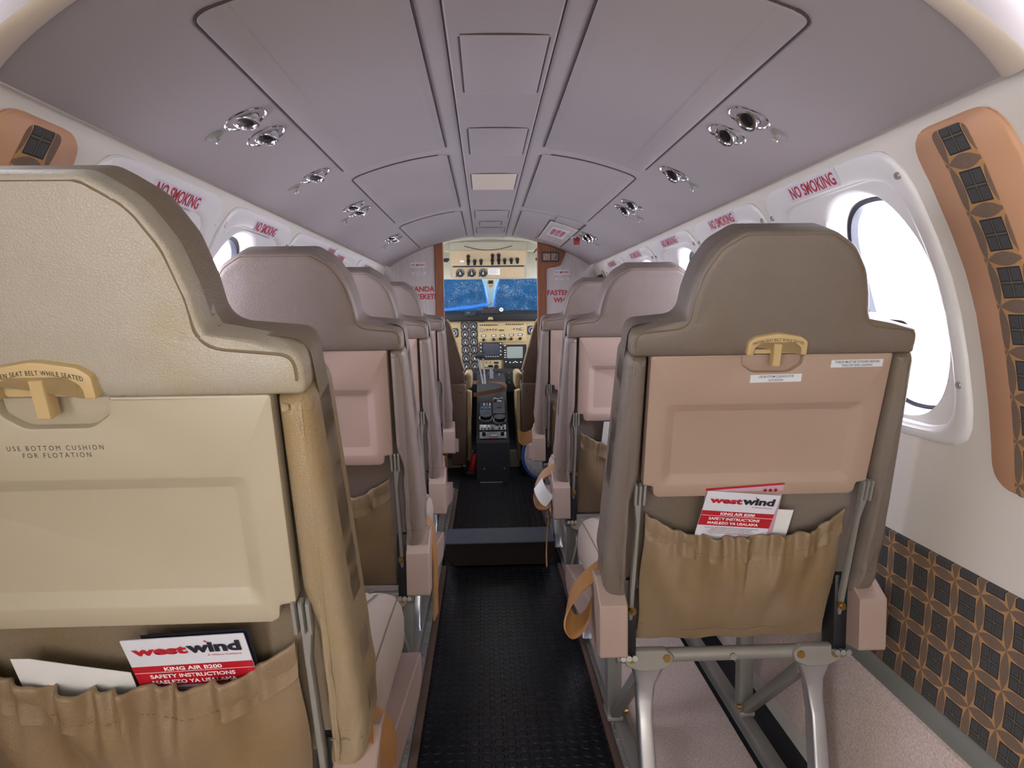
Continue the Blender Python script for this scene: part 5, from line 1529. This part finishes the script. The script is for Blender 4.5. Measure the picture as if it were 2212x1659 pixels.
# levers
for x0, x1, hgt, y0, knobs in ((-0.052, -0.088, 0.19, 0.70, True), (-0.04, -0.055, 0.19, 0.70, True), (-0.004, -0.006, 0.12, 0.74, False), (0.01, 0.004, 0.12, 0.74, False), (0.042, 0.055, 0.08, 0.74, False)):
    bm = bmesh.new(); a = Vector((x0, y0, 0.47)); b = Vector((x1, y0 + 0.14, 0.47 + hgt))
    cyl(bm, a, b, 0.0035, 8); cyl(bm, a + Vector((0.006, 0, 0)), b + Vector((0.006, 0, 0)), 0.0025, 8)
    lv = done('lever', bm, 'lever_grey', pd, 30)
    bm = bmesh.new()
    if knobs: box(bm, b + Vector((-0.017, -0.014, -0.012)), b + Vector((0.017, 0.014, 0.018)), 0.006)
    else: box(bm, b + Vector((-0.012, -0.01, -0.004)), b + Vector((0.012, 0.01, 0.010)), 0.003)
    done('lever_grip', bm, 'black', lv, 30)
for x in (-0.05, 0.062):
    bm = bmesh.new(); cyl(bm, (x, 0.0, 0.085), (x, -0.003, 0.085), 0.004, 8); done('screw', bm, 'steel', pd)
bm = bmesh.new(); box(bm, (-0.075, -0.006, 0.006), (0.05, 0.0, 0.010)); done('kick_strip', bm, 'steel', pd)
# brown strap looped over the throttle levers
ls = empty('throttle_strap', (0.0, 4.5, -0.50), label='brown leather strap looped round the pedestal levers', cat='strap')
bm = bmesh.new()
P = [(-0.112, -0.09, -0.008), (-0.06, -0.10, 0.0), (0.0, -0.11, 0.012), (0.06, -0.10, 0.022), (0.092, -0.07, 0.028), (0.094, 0.03, 0.032), (0.07, 0.10, 0.038), (0.0, 0.13, 0.04), (-0.07, 0.14, 0.045), (-0.115, 0.13, 0.05)]
ribbon(bm, P, (0, 0.003, 0.012), 0.004); done('strap_loop', bm, mat('brown_strap', '#5c3a22', 0.5), ls, 50)

# ------------------------------------------------------------------ pilot seats
def pilot_seat(s, lab):
    cx_ = 0.012
    r = empty('pilot_seat', (cx_ + s * 0.33, 4.13, FLOOR), label=lab, cat='seat', group='pilot seats')
    def X(x): return s * x - s * 0.33         # x measured from the cabin centre
    bm = bmesh.new()
    ol = fillet([(X(0.165), 0.45, 0.02), (X(0.168), 0.60, 0.05), (X(0.252), 0.915, 0.03), (X(0.41), 0.915, 0.03), (X(0.495), 0.60, 0.05), (X(0.495), 0.45, 0.02)], 5)
    if area2(ol) < 0: ol.reverse()
    slab(bm, ol, [(0.012, 0.0), (0.003, 0.004), (0.0, 0.012), (0, 0.05), (0.01, 0.075), (0.03, 0.085)], lambda x, z, h: Vector((x, h - 0.05 + 0.12 * (0.75 - z), z)))
    b = done('backrest', bm, 'pilot_brown', r, 50)
    bm = bmesh.new()
    tube(bm, [Vector((X(x), 0.005 - 0.05 + 0.12 * (0.75 - z), z)) for x, z in ((0.170, 0.62), (0.195, 0.71), (0.222, 0.81), (0.246, 0.89), (0.262, 0.912))], 0.008, 8)
    done('piping', bm, 'pilot_cream', b, 60)
    bm = bmesh.new(); box(bm, (X(0.325) - 0.17, -0.02, 0.10), (X(0.325) + 0.17, 0.10, 0.56), 0.014)
    done('back_shell', bm, 'pilot_brown', r, 40)
    bm = bmesh.new(); box(bm, (X(0.205) - 0.045, -0.085, 0.075), (X(0.205) + 0.045, -0.01, 0.545), 0.010, 3)
    sb = done('stowed_armrest', bm, 'pilot_brown', r, 40)
    bm = bmesh.new(); cyl(bm, (X(0.19), -0.085, 0.50), (X(0.19), -0.088, 0.50), 0.006, 10); done('button', bm, 'black', sb)
    bm = bmesh.new()
    ol = fillet([(0.0, 0.08, 0.01), (0.05, 0.10, 0.03), (0.42, 0.30, 0.05), (0.42, 0.46, 0.04), (0.0, 0.50, 0.01)], 5)
    slab(bm, [Vector((p.x, p.y)) for p in ol], [(0.01, 0.0), (0, 0.008), (0, 0.02), (0.006, 0.028)], lambda y, z, h: Vector((X(0.162 - h), y - 0.02, z)))
    done('side_cover', bm, 'pilot_cream', r, 50)
    bm = bmesh.new(); box(bm, (X(0.148) - 0.022, 0.02, 0.505), (X(0.148) + 0.022, 0.32, 0.60), 0.018, 4)
    done('armrest_pad', bm, 'pilot_cream', r, 60)
    bm = bmesh.new(); box(bm, (X(0.325) - 0.19, 0.05, 0.36), (X(0.325) + 0.19, 0.48, 0.46), 0.03, 3)
    done('seat_cushion', bm, 'pilot_cream', r, 60)
    bm = bmesh.new()
    for dx in (-0.15, 0.15): box(bm, (X(0.325) + dx - 0.02, 0.0, 0.0), (X(0.325) + dx + 0.02, 0.42, 0.11), 0.005)
    done('seat_base', bm, 'black', r, 40)
    return r
pilot_seat(-1, 'brown leather pilot seat on the left of the pedestal, seen from behind')
rs = pilot_seat(1, 'brown leather pilot seat on the right of the pedestal with a back pocket')
bm = bmesh.new(); slab(bm, fillet([(-0.06, 0.40, 0.01), (0.10, 0.40, 0.01), (0.10, 0.56, 0.01), (-0.06, 0.56, 0.01)], 4), [(0, 0.02), (0, -0.09), (0.006, -0.098)], lambda x, z, h: Vector((x, h, z)))
done('map_pocket', bm, 'pilot_brown', rs, 40)
mb = empty('flight_manual', (0.278, 4.02, -0.41), label='blue binder with white and red bands in the right pilot seat pocket', cat='binder')
for nm, m, z0, z1 in (('binder_body', 'blue_rim', 0.0, 0.155), ('white_band', 'paper', 0.0, 0.085), ('red_band', 'red', 0.147, 0.158)):
    bm = bmesh.new(); e = 0.001 if nm != 'binder_body' else 0
    box(bm, (-0.012 - e, -0.008 - e, z0), (0.05 + e, 0.02, z1), 0.0); done(nm, bm, m, mb)
# extinguisher by the pedestal
fx = empty('fire_extinguisher', (-0.132, 4.10, FLOOR), label='small red fire extinguisher on the cockpit floor left of the pedestal', cat='fire extinguisher')
bm = bmesh.new(); lathe(bm, [(0.0, 0.03), (0.02, 0.03), (0.022, 0.04), (0.022, 0.12), (0.012, 0.135), (0.008, 0.145)], 16, Matrix.Rotation(math.radians(14), 4, 'Y')); done('cylinder', bm, 'red', fx, 40)
bm = bmesh.new(); box(bm, (0.02, -0.012, 0.135), (0.06, 0.012, 0.16), 0.004); cyl(bm, (0.05, 0, 0.14), (0.065, 0, 0.06), 0.006, 8); done('valve_head', bm, 'black', fx, 30)
bm = bmesh.new(); box(bm, (-0.028, -0.03, 0.0), (0.028, 0.03, 0.035), 0.004); done('bracket', bm, 'black', fx, 30)
bm = bmesh.new(); box(bm, (-0.045, -0.02, 0.06), (-0.025, 0.0, 0.10), 0.004); done('tag', bm, 'white', fx, 30)
# round speckled disc with blue binding behind the front right seat
rb = empty('folded_sunshade', (0.262, 3.42, -0.70), label='round silver speckled disc with blue binding beside the foremost right seat', cat='sunshade')
bm = bmesh.new()
def dsk(a, r, y): return Vector((r * math.cos(a), y, r * 1.05 * math.sin(a)))
rings = [[bm.verts.new(dsk(2*PI*k/40, r, y)) for k in range(40)] for r, y in ((0.115, 0.012), (0.117, 0.0), (0.108, -0.008), (0.07, -0.014), (0.03, -0.016))]
for a, b in zip(rings[:-1], rings[1:]):
    for k in range(40): bm.faces.new((a[k], a[(k+1) % 40], b[(k+1) % 40], b[k]))
bm.faces.new(rings[-1]); bm.faces.new(rings[0][::-1])
done('disc', bm, 'speckle', rb, 60)
bm = bmesh.new(); tube(bm, [dsk(2*PI*k/40, 0.119, 0.0) for k in range(40)], 0.008, 8, True); done('binding', bm, 'blue_rim', rb, 60)
